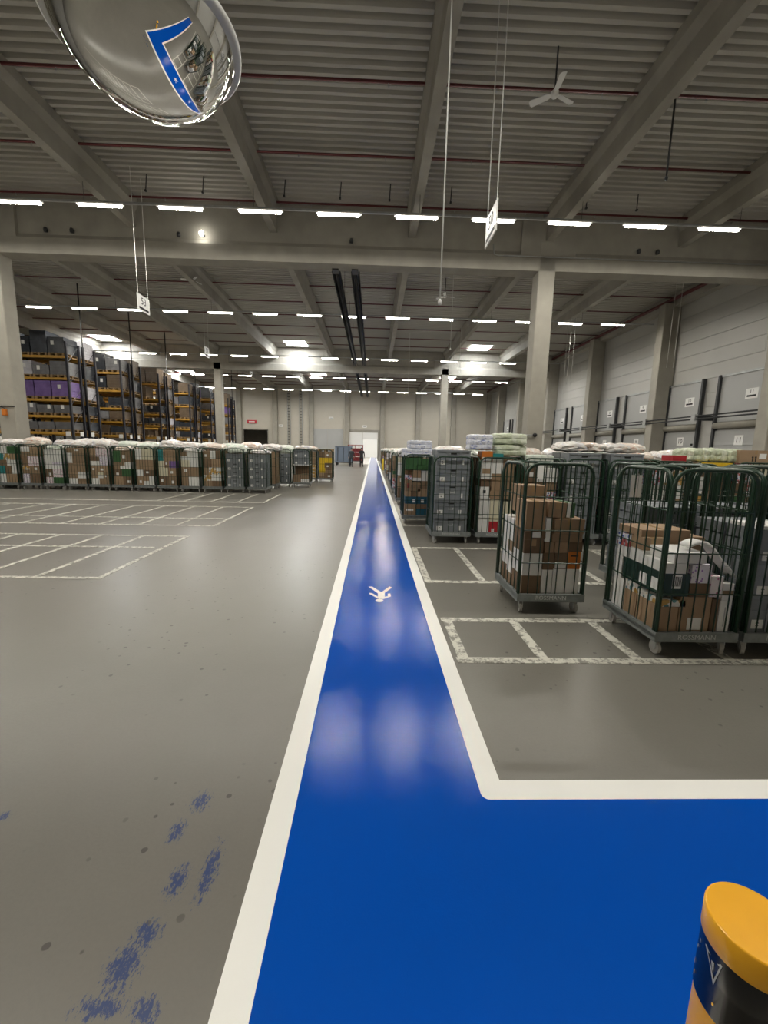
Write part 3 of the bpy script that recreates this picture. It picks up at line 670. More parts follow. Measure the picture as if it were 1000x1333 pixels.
# ------------------------------------------------------------------ roll cages
CW, CD_, CH, CB = .72, .80, 1.585, .20
def uframe(w_, h0, h1, r=.13):
    pts = [(-w_/2, 0, h0), (-w_/2, 0, h1-r)]
    for i in range(1, 5): a = math.pi - i*math.pi/8; pts.append((-w_/2+r+r*math.cos(a), 0, h1-r+r*math.sin(a)))
    for i in range(0, 5): a = math.pi/2 - i*math.pi/8; pts.append((w_/2-r+r*math.cos(a), 0, h1-r+r*math.sin(a)))
    pts += [(w_/2, 0, h0)]
    return pts
def frame_mesh(w_, name):
    return MB().tube(uframe(w_, CB-.02, CH), .0155, 8).mesh(name, M_GREEN, True)
def grid_mesh(w_, nv, nh, rb=.0060):
    m_ = MB(); h = CH-CB
    for i in range(1, nv):
        x = -w_/2 + w_*i/nv
        edge = min(abs(x+w_/2), abs(w_/2-x)); top = CH if edge > .13 else CH-.13+math.sqrt(max(.13**2-(.13-edge)**2, 0))
        m_.tube([(x, 0, CB), (x, 0, top)], rb, 5)
    for i in range(0, nh): m_.tube([(-w_/2, -.006, CB+.01+h*i/nh), (w_/2, -.006, CB+.01+h*i/nh)], rb, 5)
    return m_.mesh('wire_grid', M_GREEN)
fm_w, fm_d = frame_mesh(CW-.03, 'panel_frame_front'), frame_mesh(CD_-.10, 'panel_frame_side')
gm_w, gm_d = grid_mesh(CW-.03, 7, 4), grid_mesh(CD_-.10, 6, 4)
bs = MB(); bs.quadbox(-CW/2, CW/2, -CD_/2, CD_/2, .165, .20)
for a in ((-CW/2, CW/2, -CD_/2, -CD_/2+.03), (-CW/2, CW/2, CD_/2-.03, CD_/2), (-CW/2, -CW/2+.03, -CD_/2+.03, CD_/2-.03), (CW/2-.03, CW/2, -CD_/2+.03, CD_/2-.03)): bs.quadbox(*a, .138, .222)
bs_m = bs.mesh('base', M_BASE)
fork = MB(); fork.quadbox(-.022, -.016, -.03, .03, .055, .14).quadbox(.016, .022, -.03, .03, .055, .14).quadbox(-.04, .04, -.045, .045, .128, .14); fork_m = fork.mesh('fork', M_STEEL)
wl = MB().tube([(-.014, 0, .056), (.014, 0, .056)], .056, 16); wl.tube([(-.018, 0, .056), (.018, 0, .056)], .022, 10, 1); wl_m = wl.mesh('wheel', [M_WHEEL, M_STEEL])
LETTER = textmesh('ROSSMANN', .062, M_LETTER)
crng = random.Random(7)
def cage(cx_, y0, label, group=None, letter=True, front_grid=True, rz=0.0):
    """roll cage whose front edge stands at y0, centred on cx_"""
    t = thing('roll_cage', label, 'roll cage', (cx_, y0+CD_/2, 0), group, rz)
    b_ = link('base', bs_m, t)
    if letter: link('lettering', LETTER, b_, (0, -CD_/2-.0005, .18), FRONT)
    for sx in (-1, 1):
        for sy in (-1, 1):
            c_ = link('caster_fork', fork_m, t, (sx*(CW/2-.07), sy*(CD_/2-.08), 0), (0, 0, crng.uniform(-.6, .6)))
            link('wheel', wl_m, c_)
    for sy in (-1, 1):
        p_ = link('end_panel', fm_w, t, (0, sy*(CD_/2-.02), 0)); link('wire_grid', gm_w, p_)
    for sx in (-1, 1):
        p_ = link('side_panel', fm_d, t, (sx*(CW/2-.018), 0, 0), (0, 0, math.pi/2)); link('wire_grid', gm_d, p_)
    return t
FZ = .20 + .001        # load floor
# boxes ------------------------------------------------------------
def bx(cx_, y0, a, m, label, cat='box', group=None, name='cardboard_box', tape=False, card=None, rot=None, cardm=None):
    """a = (x0,x1,y0,y1,z0,z1) in cage space: x from the cage middle, y from the cage front, z from the floor"""
    x0, x1, ya, yb, z0, z1 = a; sx, sy, sz = x1-x0-.004, yb-ya-.004, z1-z0-.002
    o = link(name, MB().quadbox(-sx/2, sx/2, -sy/2, sy/2, 0, sz).mesh(name, m), None, (cx_+(x0+x1)/2, y0+(ya+yb)/2, z0))
    if rot: o.rotation_euler = rot
    tag(o, ' '.join(label.split()[:16]), cat, group)
    if tape:
        tp = MB().quadbox(-.024, .024, -sy/2-.0006, sy/2+.0006, sz-.0002, sz+.0006).quadbox(-.024, .024, -sy/2-.0008, -sy/2, sz-.07, sz)
        link('tape', tp.mesh('tape', M_TAPE), o)
    if card:
        u0, u1, v0, v1 = card
        link('label', boxmesh('label', -sx/2+sx*u0, -sx/2+sx*u1, -sy/2-.0012, -sy/2, sz*v0, sz*v1, cardm or M_PAPER), o)
    return o
COLS = {'brown': (M_BOX, 'brown cardboard', 'box', 'cardboard_box'), 'dark': (M_BOXD, 'dark brown cardboard', 'box', 'cardboard_box'), 'white': (M_WCART, 'white', 'carton', 'carton'),
        'teal': (M_TEAL, 'teal', 'carton', 'carton'), 'yellow': (M_YELLOW, 'yellow', 'carton', 'carton'), 'green': (M_GCART, 'green', 'carton', 'carton'), 'purple': (M_PURPLE, 'purple', 'carton', 'carton'),
        'orange': (M_ORANGE, 'orange', 'carton', 'carton'), 'red': (M_RED, 'red', 'carton', 'carton'), 'cream': (M_CREAM, 'cream', 'carton', 'carton'), 'mixed': (M_MULTI, 'patterned', 'carton', 'carton'),
        'bluep': (M_BLUEP, 'blue printed', 'carton', 'carton'), 'pinkp': (M_PINKP, 'pink printed', 'carton', 'carton'), 'navy': (M_NAVY, 'petrol blue', 'carton', 'carton'), 'dgreen': (M_DGCART, 'dark green', 'carton', 'carton'), 'violet': (M_VIOP, 'violet printed', 'carton', 'carton')}
def boxc(cx_, y0, a, col, where, extra='', **kw):
    m, word, cat, nm = COLS[col]; sz = (a[1]-a[0])*(a[5]-a[4])
    size = 'small' if sz < .02 else ('large' if sz > .055 else 'medium')
    if a[5]-a[4] > 1.7*(a[1]-a[0]): size = 'upright ' + size
    elif a[1]-a[0] > 2.6*(a[5]-a[4]): size = 'flat ' + size
    noun = 'box' if cat == 'box' else 'carton'
    lab = '%s %s %s%s %s' % (size, word, noun, (' '+extra) if extra else '', where)
    return bx(cx_, y0, a, m, lab, cat, 'boxes '+where, nm, **kw)
def fill(cx_, y0, where, rng, ztop, pal, minw=.16, back=True, rows=(.15, .30)):
    z = FZ; hw = CW/2-.055
    while z < ztop-.1:
        h = min(rng.uniform(*rows), ztop-z)
        if ztop-z-h < .12: h = ztop-z
        x = -hw
        while x < hw-.02:
            w_ = rng.uniform(minw, .34)
            if hw-x-w_ < minw: w_ = hw-x
            col = rng.choice(pal); hh = h
            if rng.random() < .3 and h > .2 and col in ('white', 'brown', 'teal', 'mixed'):
                boxc(cx_, y0, (x, x+w_, .06, .40, z, z+h/2), col, where); boxc(cx_, y0, (x, x+w_, .06, .40, z+h/2, z+h), rng.choice(pal), where)
            else:
                card = (rng.uniform(.1,.5), 0, rng.uniform(.15,.5), 0) if (col in ('brown', 'dark') and rng.random() < .45) else None
                if card: card = (card[0], card[0]+.32, card[2], card[2]+.3)
                boxc(cx_, y0, (x, x+w_, .06, .40, z, z+h), col, where, card=card)
            x += w_
        z += h
    if back:
        zz = FZ; n = 3
        for i in range(n):
            boxc(cx_, y0, (-hw, hw, .41, .745, zz, zz+(ztop-FZ)/n), rng.choice(['brown', 'brown', 'dark', 'white']), where); zz += (ztop-FZ)/n
# crates -----------------------------------------------------------
KW, KD, KH = .61, .335, .300
def crate_mesh():
    m_ = MB(); w_, d_ = KW/2, KD/2
    m_.quadbox(-w_+.012, w_-.012, -d_+.012, d_-.012, 0, KH-.004, 1)
    m_.quadbox(-w_, w_, -d_, d_, KH-.035, KH); m_.quadbox(-w_+.004, w_-.004, -d_+.004, d_-.004, KH-.115, KH-.10); m_.quadbox(-w_+.006, w_-.006, -d_+.006, d_-.006, 0, .02)
    for x in (-w_+.004, w_-.034, -.13, .115): m_.quadbox(x, x+.018 if abs(x) < .2 else x+.03, -d_+.003, d_-.003, 0, KH-.03)
    for y_ in (-.09, 0, .09): m_.quadbox(-w_+.003, w_-.003, y_-.012, y_+.012, 0, KH-.03)
    return m_.mesh('crate_body', [M_CRATE, M_CRATE])
crate_m = crate_mesh()
hole_m = boxmesh('grip_hole', -.055, .055, -.0, .004, -.011, .011, M_BLACK)
card_m = boxmesh('label_card', -.05, .05, -.0, .003, -.04, .04, M_PAPER)
card_s = boxmesh('label_card', -.022, .022, 0, .003, -.04, .04, M_PAPER)
arw = MB()
for s_ in (-1, 1): arw.poly([(-.018, 0, s_*.008), (.018, 0, s_*.008), (0, 0, s_*.026)] if s_ < 0 else [(-.018, 0, .008), (0, 0, .026), (.018, 0, .008)][::-1])
arw_m = arw.mesh('arrow_mark', M_INK)
emb = MB(); emb.quadbox(-.045,-.03,0,.002,-.02,.02).quadbox(.03,.045,0,.002,-.02,.02).quadbox(-.03,.03,0,.002,-.013,0); emb_m = emb.mesh('emblem', M_LETTER)
def crate(x, y, z, label, group, detail=True, yaw=0.0, slip=True):
    t = thing('plastic_crate', label, 'crate', (x, y, z), group, yaw)
    link('crate_body', crate_m, t); f = -KD/2
    link('grip_hole', hole_m, t, (0, f+.004, KH-.065))
    if detail: link('emblem', emb_m, t, (0, f+.006, KH-.16))
    if slip:
        cd_ = link('label_card', card_m, t, (-.20, f+.006, .075))
        if detail: link('arrow_mark', arw_m, cd_, (0, -.0006, 0))
        link('label_card', card_s, t, (.17, f+.006, .08))
    return t
def crates(cx_, y0, n, where, group, detail=True, back=True, rng=crng):
    for k in range(n):
        crate(cx_+rng.uniform(-.008, .008), y0+.06+KD/2, FZ+k*(KH+.001), 'grey plastic stacking crate with white slip %s' % where, group, detail, 0, True)
        if back: crate(cx_+rng.uniform(-.008, .008), y0+.075+KD*1.5, FZ+k*(KH+.001), 'grey plastic stacking crate at the back %s' % where, group, False, 0, False)
# soft packs -------------------------------------------------------
def pack(name, x, y, z, sx, sy, sz, nx, ny, nz, m, label, cat, group=None, rz=0.0, tilt=0.0, amp=.012, seed=0, sag=0.0, cuts=23, ndk=.5):
    """film-wrapped pack: a box whose faces bulge over nx x ny x nz rolls"""
    bm = bmesh.new(); bmesh.ops.create_cube(bm, size=2)
    bmesh.ops.subdivide_edges(bm, edges=bm.edges[:], cuts=cuts, use_grid_fill=True)
    for v in bm.verts:
        c = v.co.copy(); u = Vector((c.x*.5+.5, c.y*.5+.5, c.z*.5+.5))
        bul = abs(math.sin(u.x*nx*math.pi))**.5 * abs(math.sin(u.y*ny*math.pi))**.5 if abs(c.z) > .99 else (abs(math.sin(u.x*nx*math.pi))**.5*abs(math.sin(u.z*nz*math.pi))**.5 if abs(c.y) > .99 else abs(math.sin(u.y*ny*math.pi))**.5*abs(math.sin(u.z*nz*math.pi))**.5)
        nd = noise.noise_vector(Vector((c.x*1.7+seed*3.1, c.y*1.7, c.z*1.7)))
        rd = 1 - (.10 if ndk > 1 else .05)*max(0, (abs(c.x)**6+abs(c.y)**6+abs(c.z)**6-1))/2
        p = Vector((c.x*sx/2*rd, c.y*sy/2*rd, c.z*sz/2*rd)); nrm = c.normalized()
        p += nrm*(bul*amp-amp*.4) + nd*amp*ndk
        if c.z > 0: p.z -= sag*(c.x*c.x+c.y*c.y)*.5*sz
        v.co = p + Vector((0, 0, sz/2))
    lo = min(v.co.z for v in bm.verts)
    for v in bm.verts: v.co.z -= lo
    me = bpy.data.meshes.new(name); bm.to_mesh(me); bm.free(); me.materials.append(m)
    me.polygons.foreach_set('use_smooth', [True]*len(me.polygons))
    o = link(name, me, None, (x, y, z), (tilt, 0, rz)); tag(o, label, cat, group); return o
def bag(x, y, z, sx, sy, sz, m, label, group, seed):
    return pack('film_wrapped_goods', x, y, z, sx, sy, sz, 3, 2, 2, m, label, 'wrapped goods', group, (seed % 7-3)*.05, 0, .026, seed, .35, 13, 1.3)

# ---- cage A: lone cage by the walkway grid ------------------------
ax, ay = 1.905, 4.10; WA = 'in the lone roll cage'
cage(ax, ay, 'green roll cage of boxes standing alone by the near floor grid')
def A(x0, x1, z0, z1, col, ya=.05, yb=.36, extra='', **kw): boxc(ax, ay, ((x0-.36)*.93, (x1-.36)*.93, ya, yb, z0+.0, z1+.0), col, WA, extra, **kw)
A(.03,.25,.201,.41,'dark'); A(.03,.25,.41,.53,'white'); A(.03,.25,.53,.65,'white'); A(.03,.25,.65,.80,'dark',tape=True); A(.03,.27,.80,.885,'dark',extra='with white slip',card=(.35,.8,.25,.95)); A(.03,.25,.885,1.20,'brown',extra='with faint print',tape=True)
A(.255,.38,.201,.475,'white',extra='with dark slit',card=(.46,.5,.15,.75),cardm=M_INK); A(.385,.535,.201,.485,'white'); A(.54,.69,.201,.485,'white',extra='with grey emblem',card=(.55,.8,.03,.14),cardm=M_GREY)
A(.26,.385,.476,.66,'dark'); A(.39,.535,.486,.66,'dark',extra='with white slip',card=(.05,.95,.05,.42)); A(.54,.69,.486,.675,'orange',extra='with dark slot',card=(.2,.8,.72,.80),cardm=M_INK)
A(.27,.375,.66,.775,'brown'); A(.38,.53,.66,.775,'brown'); A(.54,.70,.675,.775,'dark')
A(.26,.33,.776,1.03,'white',yb=.34,extra='standing among brown boxes'); A(.34,.69,.776,.865,'brown'); A(.36,.70,.866,1.02,'brown',extra='with open flaps',tape=True)
bx(ax, ay, (-.09,.11,.08,.38,1.03,1.19), M_BOX, 'brown cardboard box tilted on top of the stack '+WA, 'box', 'boxes '+WA, tape=True, rot=(0,.06,.10))
bx(ax, ay, (.12,.21,.10,.40,1.03,1.185), M_GCART, 'green carton on top of the stack '+WA, 'carton', 'boxes '+WA, 'carton', card=(.0,.45,0,1), rot=(0,.05,.08))
for i, c_ in enumerate(('brown','white','white','brown','white','white')):       # left flank towards the back
    A(.03,.25,.201+.125*i,.201+.125*(i+1),c_,ya=.37,yb=.55)
for i, c_ in enumerate(('dark','white','white','white')): A(.03,.25,.201+.19*i,.201+.19*(i+1),c_,ya=.56,yb=.74)
A(.26,.69,.201,.62,'brown',ya=.38,yb=.74); A(.26,.69,.62,1.02,'brown',ya=.40,yb=.74); A(.10,.42,1.021,1.33,'brown',ya=.44,yb=.74,extra='at the back',tape=True)

# ---- cage B: front cage with dark green carton --------------------
bx_, by_ = 2.765, 3.20; WB = 'in the tilted white slab cage'
cage(bx_, by_, 'green roll cage with a dark green carton and a tilted white slab')
def Bq(x0, x1, z0, z1, col, ya=.05, yb=.36, extra='', **kw): boxc(bx_, by_, ((x0-.36)*.93, (x1-.36)*.93, ya, yb, z0, z1), col, WB, extra, **kw)
Bq(.03,.20,.201,.43,'brown'); Bq(.205,.50,.201,.52,'brown',extra='with barcode slip',card=(.3,.75,.08,.42)); Bq(.505,.575,.201,.50,'dark'); Bq(.58,.69,.201,.49,'white',extra='leaning at the corner',card=(.45,.55,.2,.8),cardm=M_GREY)
Bq(.03,.26,.431,.49,'mixed'); Bq(.03,.27,.521,.72,'dgreen',yb=.62,extra='with white slips',card=(.32,.68,.35,.95)); Bq(.275,.46,.521,.64,'dark'); Bq(.275,.46,.64,.80,'violet',extra='under the white slab'); Bq(.465,.58,.521,.70,'pinkp'); Bq(.585,.69,.491,.64,'white',extra='with brown stripe',card=(.0,1,.35,.6),cardm=M_BOX)
Bq(.03,.24,.721,.81,'white',yb=.34,extra='on the dark green carton'); Bq(.10,.40,.811,.90,'white',yb=.38,extra='below the tilted slab')
Bq(.03,.26,.201,.43,'brown',ya=.37,yb=.55,extra='along the open side'); Bq(.03,.26,.431,.52,'mixed',ya=.37,yb=.55); Bq(.03,.22,.201,.50,'white',ya=.56,yb=.75,extra='at the back corner'); Bq(.03,.22,.50,.72,'white',ya=.63,yb=.75,extra='at the back corner'); Bq(.03,.22,.721,.82,'white',ya=.56,yb=.75,extra='at the back corner'); Bq(.03,.24,.821,.94,'bluep',ya=.55,yb=.75); Bq(.03,.24,.721,.84,'white',ya=.35,yb=.54); Bq(.03,.24,.841,.96,'brown',ya=.36,yb=.54,tape=True)
Bq(.03,.52,.961,1.025,'brown',ya=.40,yb=.75,extra='lying over the stack',tape=True); Bq(.27,.69,.201,.58,'brown',ya=.38,yb=.75); Bq(.27,.69,.581,.96,'brown',ya=.42,yb=.75)
# dark green carton: slips on its long side, round mark
dg = [o for o in C.objects if o.get('label', '').startswith('large dark green') or o.get('label', '').startswith('medium dark green')][0]
dgx = min(v.co.x for v in dg.data.vertices)
for q in (-.18, -.02): link('label', boxmesh('label', dgx-.0022, dgx-.0003, q-.05, q+.05, .03, .13, M_PAPER), dg)
for q in range(7): link('barcode_bar', boxmesh('barcode_bar', -.038+q*.011, -.038+q*.011+.006, -.2855, -.2848, .09, .175, M_INK), dg)
# tilted white slab (folded paper board pack)
sl = MB(); n = 12
for i in range(n+1):
    u = i/n; x = -.09+.46*u; z = .93+.055*math.sin(math.pi*min(u*1.5, 1))-.27*u*u
    sl.v += [(x, -.055, z), (x, .055, z), (x, .055, z+.028), (x, -.055, z+.028)]
    if i: a = 4*i; b0 = a-4; sl.f += [(b0+j, b0+(j+1)%4, a+(j+1)%4, a+j)[::-1] for j in range(4)]; sl.m += [0]*4
sl.f += [(0,1,2,3), (4*n+3,4*n+2,4*n+1,4*n)]; sl.m += [0,0]
t = thing('paper_board_pack', 'curved white paper board pack lying tilted over boxes in the front cage', 'paper board', (bx_-.0, by_+.16, 0)); link('board', sl.mesh('board', M_WCART, True), t, (0,0,0), (0,0,.05))
ed = MB(); 
for i in range(n):
    for e in (sl.v[4*i:4*i+8],):
        ed.quadbox(e[0][0], e[4][0], -.0565, -.0555, (e[0][2]+e[4][2])/2+.008, (e[0][2]+e[4][2])/2+.012)
link('page_edge', ed.mesh('page_edge', M_GREY), t, (0,0,0), (0,0,.05))

# ---- cage beside B: grey crates with arrow slips -------------------
cage(3.535, 3.20, 'green roll cage of low stacked grey crates beside the tilted white slab cage')
for k in range(3): crate(3.535, 3.26+KD/2, FZ+k*(KH+.001), 'grey plastic crate with black arrow slip in the front crate cage', 'crates in the front crate cage')
boxc(3.535, 3.20, (-.30,.30,.07,.38,1.105,1.135), 'white', 'lying on the crates in the front crate cage')
for k in range(3): crate(3.535, 3.275+KD*1.5, FZ+k*(KH+.001), 'grey plastic crate at the back of the front crate cage', 'crates in the front crate cage', False, 0, False)
cage(4.305, 3.20, 'green roll cage at the end of the front cage pair'); crates(4.305, 3.20, 4, 'in the end cage of the front row', 'crates in the end cage of the front row', False, False)
# ---- second row right behind B ------------------------------------
WS = 'in the crate cages behind the front pair'
for i, x in enumerate((3.47, 4.25, 5.03)):
    cage(x, 4.55, 'green roll cage of grey crates stacked waist high behind the front pair', 'waist high crate cages behind the front pair', False); crates(x, 4.55, 3, WS, 'crates '+WS, i == 0)
# clipboard sheets hung on cage panels
def sheet(x, y, z, label, w_=.11, h=.22, rz=0.0):
    t = thing('paper_sheet', label, 'paper', (x, y, z), 'paper sheets hung on cages', rz)
    link('page', boxmesh('page', -w_/2, w_/2, 0, .003, -h, 0, M_PAPER), t); link('clip', boxmesh('clip', -.02, .02, -.004, .006, -.012, .012, M_STEEL), t)
sheet(2.60, 3.975, 1.50, 'white paper sheet hung inside the back of the tilted slab cage'); 
# ---- third row: y 7.15 ------------------------------------------------
R3 = 7.35
cage(1.455, R3, 'green roll cage of tall stacked grey crates at the walkway edge'); crates(1.455, R3, 5, 'in the tall crate cage at the walkway edge', 'crates in the tall crate cage at the walkway edge')
cage(2.27, R3, 'green roll cage of mixed boxes under pale green roll packs'); r_ = random.Random(3)
WC = 'in the cage under the pale green roll packs'
def Cq(x0, x1, z0, z1, col, ya=.05, yb=.38, extra='', **kw): boxc(2.27, R3, ((x0-.36)*.93, (x1-.36)*.93, ya, yb, z0, z1), col, WC, extra, **kw)
Cq(.03,.24,.201,.48,'white'); Cq(.245,.42,.201,.42,'red',extra='with white badge',card=(.3,.6,.1,.4)); Cq(.425,.68,.201,.40,'cream'); Cq(.03,.24,.48,.86,'white',extra='above another'); Cq(.245,.45,.421,.83,'cream'); Cq(.455,.68,.401,.80,'cream',extra='above another'); Cq(.03,.22,.86,1.06,'white',extra='with dark mark',card=(.3,.6,.4,.7),cardm=M_INK); Cq(.225,.68,.831,.99,'brown'); Cq(.03,.24,1.061,1.20,'dark'); Cq(.245,.50,.991,1.30,'brown'); Cq(.505,.68,.991,1.32,'brown')
Cq(.03,.24,1.201,1.52,'white',extra='with print',card=(.1,.9,.3,.6),cardm=M_BOX); Cq(.245,.45,1.301,1.56,'white',extra='near the rim'); Cq(.455,.68,1.321,1.58,'brown',extra='near the rim'); Cq(.03,.24,1.521,1.70,'orange',extra='at the rim',card=(.05,.95,.02,.4)); Cq(.245,.45,1.561,1.66,'teal')
for i in range(3): boxc(2.27, R3, (-.32,.32,.40,.74,FZ+i*.47,FZ+(i+1)*.47), 'brown', WC, 'at the back')
pack('roll_pack', 1.94, R3+.22, FZ+5*.301+.002, .42, .33, .27, 4, 3, 3, M_PACKB, 'blue and white roll pack lying on the tall crate stack', 'roll pack', None, 0, 0, .014, 2)
for i, (dx, dz) in enumerate(((0, 0), (-.04, .20))):
    pack('roll_pack', 2.50+dx+.06*i, R3+.42, FZ+3*.47+.002+dz*1.0, .60, .52, .20, 5, 4, 2, M_PACKG, 'pale green film wrapped roll pack over the mixed box cage', 'roll pack', 'pale green roll packs over the mixed box cage', .10-.2*i, 0, .020, 5+i, .1)
# further cages of the third row
names3 = ((3.06, 'boxes', 'green roll cage of boxes with a hanging white sheet behind the lone cage', 'in the white sheet cage'), (3.85, 'crates', 'green roll cage of tall grey crates next to the sheet cage', 'in the tall cage beside the white sheet'), (4.64, 'crates', 'green roll cage of tall grey crates under pale wrapped goods', 'in the tall cage under pale wrapped goods'), (5.43, 'boxes', 'green roll cage of brown boxes behind the waist high crates', 'in the cage with a red carton on top'), (6.22, 'boxes2', 'green roll cage under the green wrapped packs', 'in the cage under green roll packs'), (7.01, 'boxes3', 'green roll cage under the tall arrow marked box', 'in the cage under the arrow box'), (7.80, 'crates', 'green roll cage of grey crates past the arrow marked box', 'in the cage past the arrow box'))
PALB = ['brown']*6 + ['dark']*3 + ['white']*3 + ['green', 'cream', 'mixed', 'bluep']
for i, (x, kind, lab, wh) in enumerate(names3):
    cage(x, R3, lab, None, False)
    if kind == 'crates': crates(x, R3, 5, wh, 'crates '+wh, i < 3, i == 1)
    else: fill(x, R3, wh, random.Random(20+i), 1.42 if kind == 'boxes' else 1.58, PALB, .2)
sheet(3.02, R3-.03, 1.50, 'white paper sheet hung on the box cage behind the lone cage', .10, .28); sheet(5.3, R3-.03, 1.5, 'white paper sheet hung on the brown box cage', .16, .30, .1)
pack('roll_pack', 3.05, R3+.3, 1.425, .5, .4, .22, 4, 3, 2, M_PACKM, 'pale film wrapped carton pack above the sheet cage', 'roll pack', None, 0, 0, .008, 9)
for i, (x, m_, lb) in enumerate(((3.72, M_PACKW, 'white and pink'), (4.02, M_PACKO, 'salmon'), (4.55, M_PACKW, 'pale'), (4.80, M_PACKO, 'orange tinged'))):
    bag(x, R3+.45, FZ+5*.301+.002, .52, .5, .16, m_, lb+' film wrapped goods on the tall crates behind the lone cage', 'film goods on tall crates', 30+i)
for i in range(3):
    pack('roll_pack', 6.05+.33*i, R3+.4, 1.583+(.0 if i != 1 else .0), .33, .55, .24, 3, 4, 2, M_PACKG, 'green and white wrapped vegetable-coloured roll pack under loose clear film', 'roll pack', 'green roll packs in clear film', .05*i, 0, .022, 12+i, .15)
boxc(5.62, R3, (-.16,.10,.05,.35,1.583,1.70), 'red', 'standing on the brown box cage'); boxc(6.3, R3, (-.33,.25,-.0,.12,1.46,1.582), 'yellow', 'under the green roll packs')
o = bx(7.02, R3, (-.32,.30,.05,.45,1.583,1.82), M_BOX, 'tall brown cardboard box with black arrows and white slip', 'box', None, tape=True, card=(.60,.82,.35,.75))
for q in (-.06, .0):
    link('arrow_mark', MB().poly([(q-.02,-.2005,.10),(q+.02,-.2005,.10),(q,-.2005,.15)]).quadbox(q-.008,q+.008,-.2005,-.2,.03,.10).mesh('arrow_mark', M_INK), o)

for i, x in enumerate((1.60, 2.38, 3.16, 3.94, 4.72, 5.5, 6.28, 7.06, 7.84)):
    cage(x, 8.27, 'roll cage in the rank behind the pale green roll packs', 'cages in the rank behind the roll packs', False)
    boxc(x, 8.27, (-.32,.32,.06,.74,FZ,1.5), 'brown', 'filling a cage behind the roll packs')
    bag(x, 8.7, 1.502, .64, .62, .26, (M_PACKW, M_PACKM, M_PACKO)[i % 3], '%s film wrapped goods in the rank behind the roll packs' % ('pale', 'mint', 'salmon')[i % 3], 'film goods behind the roll packs', 200+i)
# ---- cages further down the right side of the walkway ---------------
WD = 'in the cage under blue roll packs'
cage(1.06, 9.25, 'green roll cage of mixed boxes under blue roll packs by the walkway', None, False)
def Dq(x0, x1, z0, z1, col, extra='', **kw): boxc(1.06, 9.25, ((x0-.36)*.93, (x1-.36)*.93, .05, .4, z0, z1), col, WD, extra, **kw)
Dq(.03,.30,.201,.36,'brown',card=(.1,.8,.7,1)); Dq(.305,.68,.201,.36,'navy'); Dq(.03,.30,.36,.47,'brown',extra='above another'); Dq(.305,.68,.36,.47,'dark'); Dq(.03,.34,.47,.64,'navy',extra='with white marks',card=(.6,.8,.2,.6)); Dq(.345,.68,.47,.64,'navy',extra='with white marks',card=(.2,.45,.2,.6)); Dq(.03,.17,.64,.76,'brown'); Dq(.175,.33,.64,.75,'dark'); Dq(.335,.68,.64,.82,'brown'); Dq(.03,.19,.76,1.02,'brown',extra='with red mark',card=(.3,.6,.3,.7),cardm=M_RED); Dq(.195,.40,.76,.97,'brown',extra='standing'); Dq(.405,.68,.82,1.0,'brown',extra='near the middle'); Dq(.195,.68,1.0,1.07,'white'); Dq(.03,.19,1.021,1.12,'bluep'); Dq(.195,.40,1.071,1.24,'brown',extra='near the rim'); Dq(.405,.68,1.071,1.23,'white',extra='near the rim'); Dq(.03,.30,1.241,1.34,'green'); Dq(.305,.68,1.241,1.36,'green'); Dq(.03,.40,1.341,1.52,'green',extra='at the rim'); Dq(.405,.68,1.361,1.5,'green',extra='at the rim')
boxc(1.06, 9.25, (-.32,.32,.42,.74,FZ,.85), 'brown', WD, 'at the back'); boxc(1.06, 9.25, (-.32,.32,.42,.74,.85,1.50), 'brown', WD, 'at the back')
for i, (dx, dz) in enumerate(((-.12, 0), (.22, .0), (.05, .165))):
    pack('roll_pack', 1.02+dx, 9.58, 1.525+dz*1.12, .46 if i < 2 else .52, .44, .18, 4, 3, 2, M_PACKB, 'blue and white roll pack heaped on the walkway cage', 'roll pack', 'blue roll packs on the walkway cage', .08*i-.1, 0, .018, 40+i)
far = ((1.10, 12.6), (1.88, 12.6), (1.10, 15.9), (1.9, 15.9), (1.15, 20.0), (1.15, 24.5), (1.2, 30.0), (1.2, 36.0), (1.2, 43.0))
for i, (x, y) in enumerate(far):
    cage(x, y, 'roll cage of boxes standing further down the walkway', 'cages further down the walkway', False)
    fill(x, y, 'in the cages further down the walkway', random.Random(50+i), 1.45, PALB, .26, False, (.24, .4))
    boxc(x, y, (-.32,.32,.42,.74,FZ,1.42), 'brown', 'in the cages further down the walkway', 'at the back')
    bag(x, y+.35, 1.452, .66, .62, .26, (M_PACKW, M_PACKO, M_PACKM)[i % 3], 'pale film wrapped goods on a cage further down the walkway', 'film goods further down the walkway', 60+i)
t = thing('corner_guard', 'small yellow guard post at the walkway edge far down the hall', 'guard post', (.84, 33, 0)); link('post', MB().lathe([(.07,0),(.07,.9),(.04,.95),(0,.95)], 14).mesh('post', M_YELLOW, True), t); link('foot', boxmesh('foot', -.12,.12,-.12,.12,0,.02,M_DARK), t)

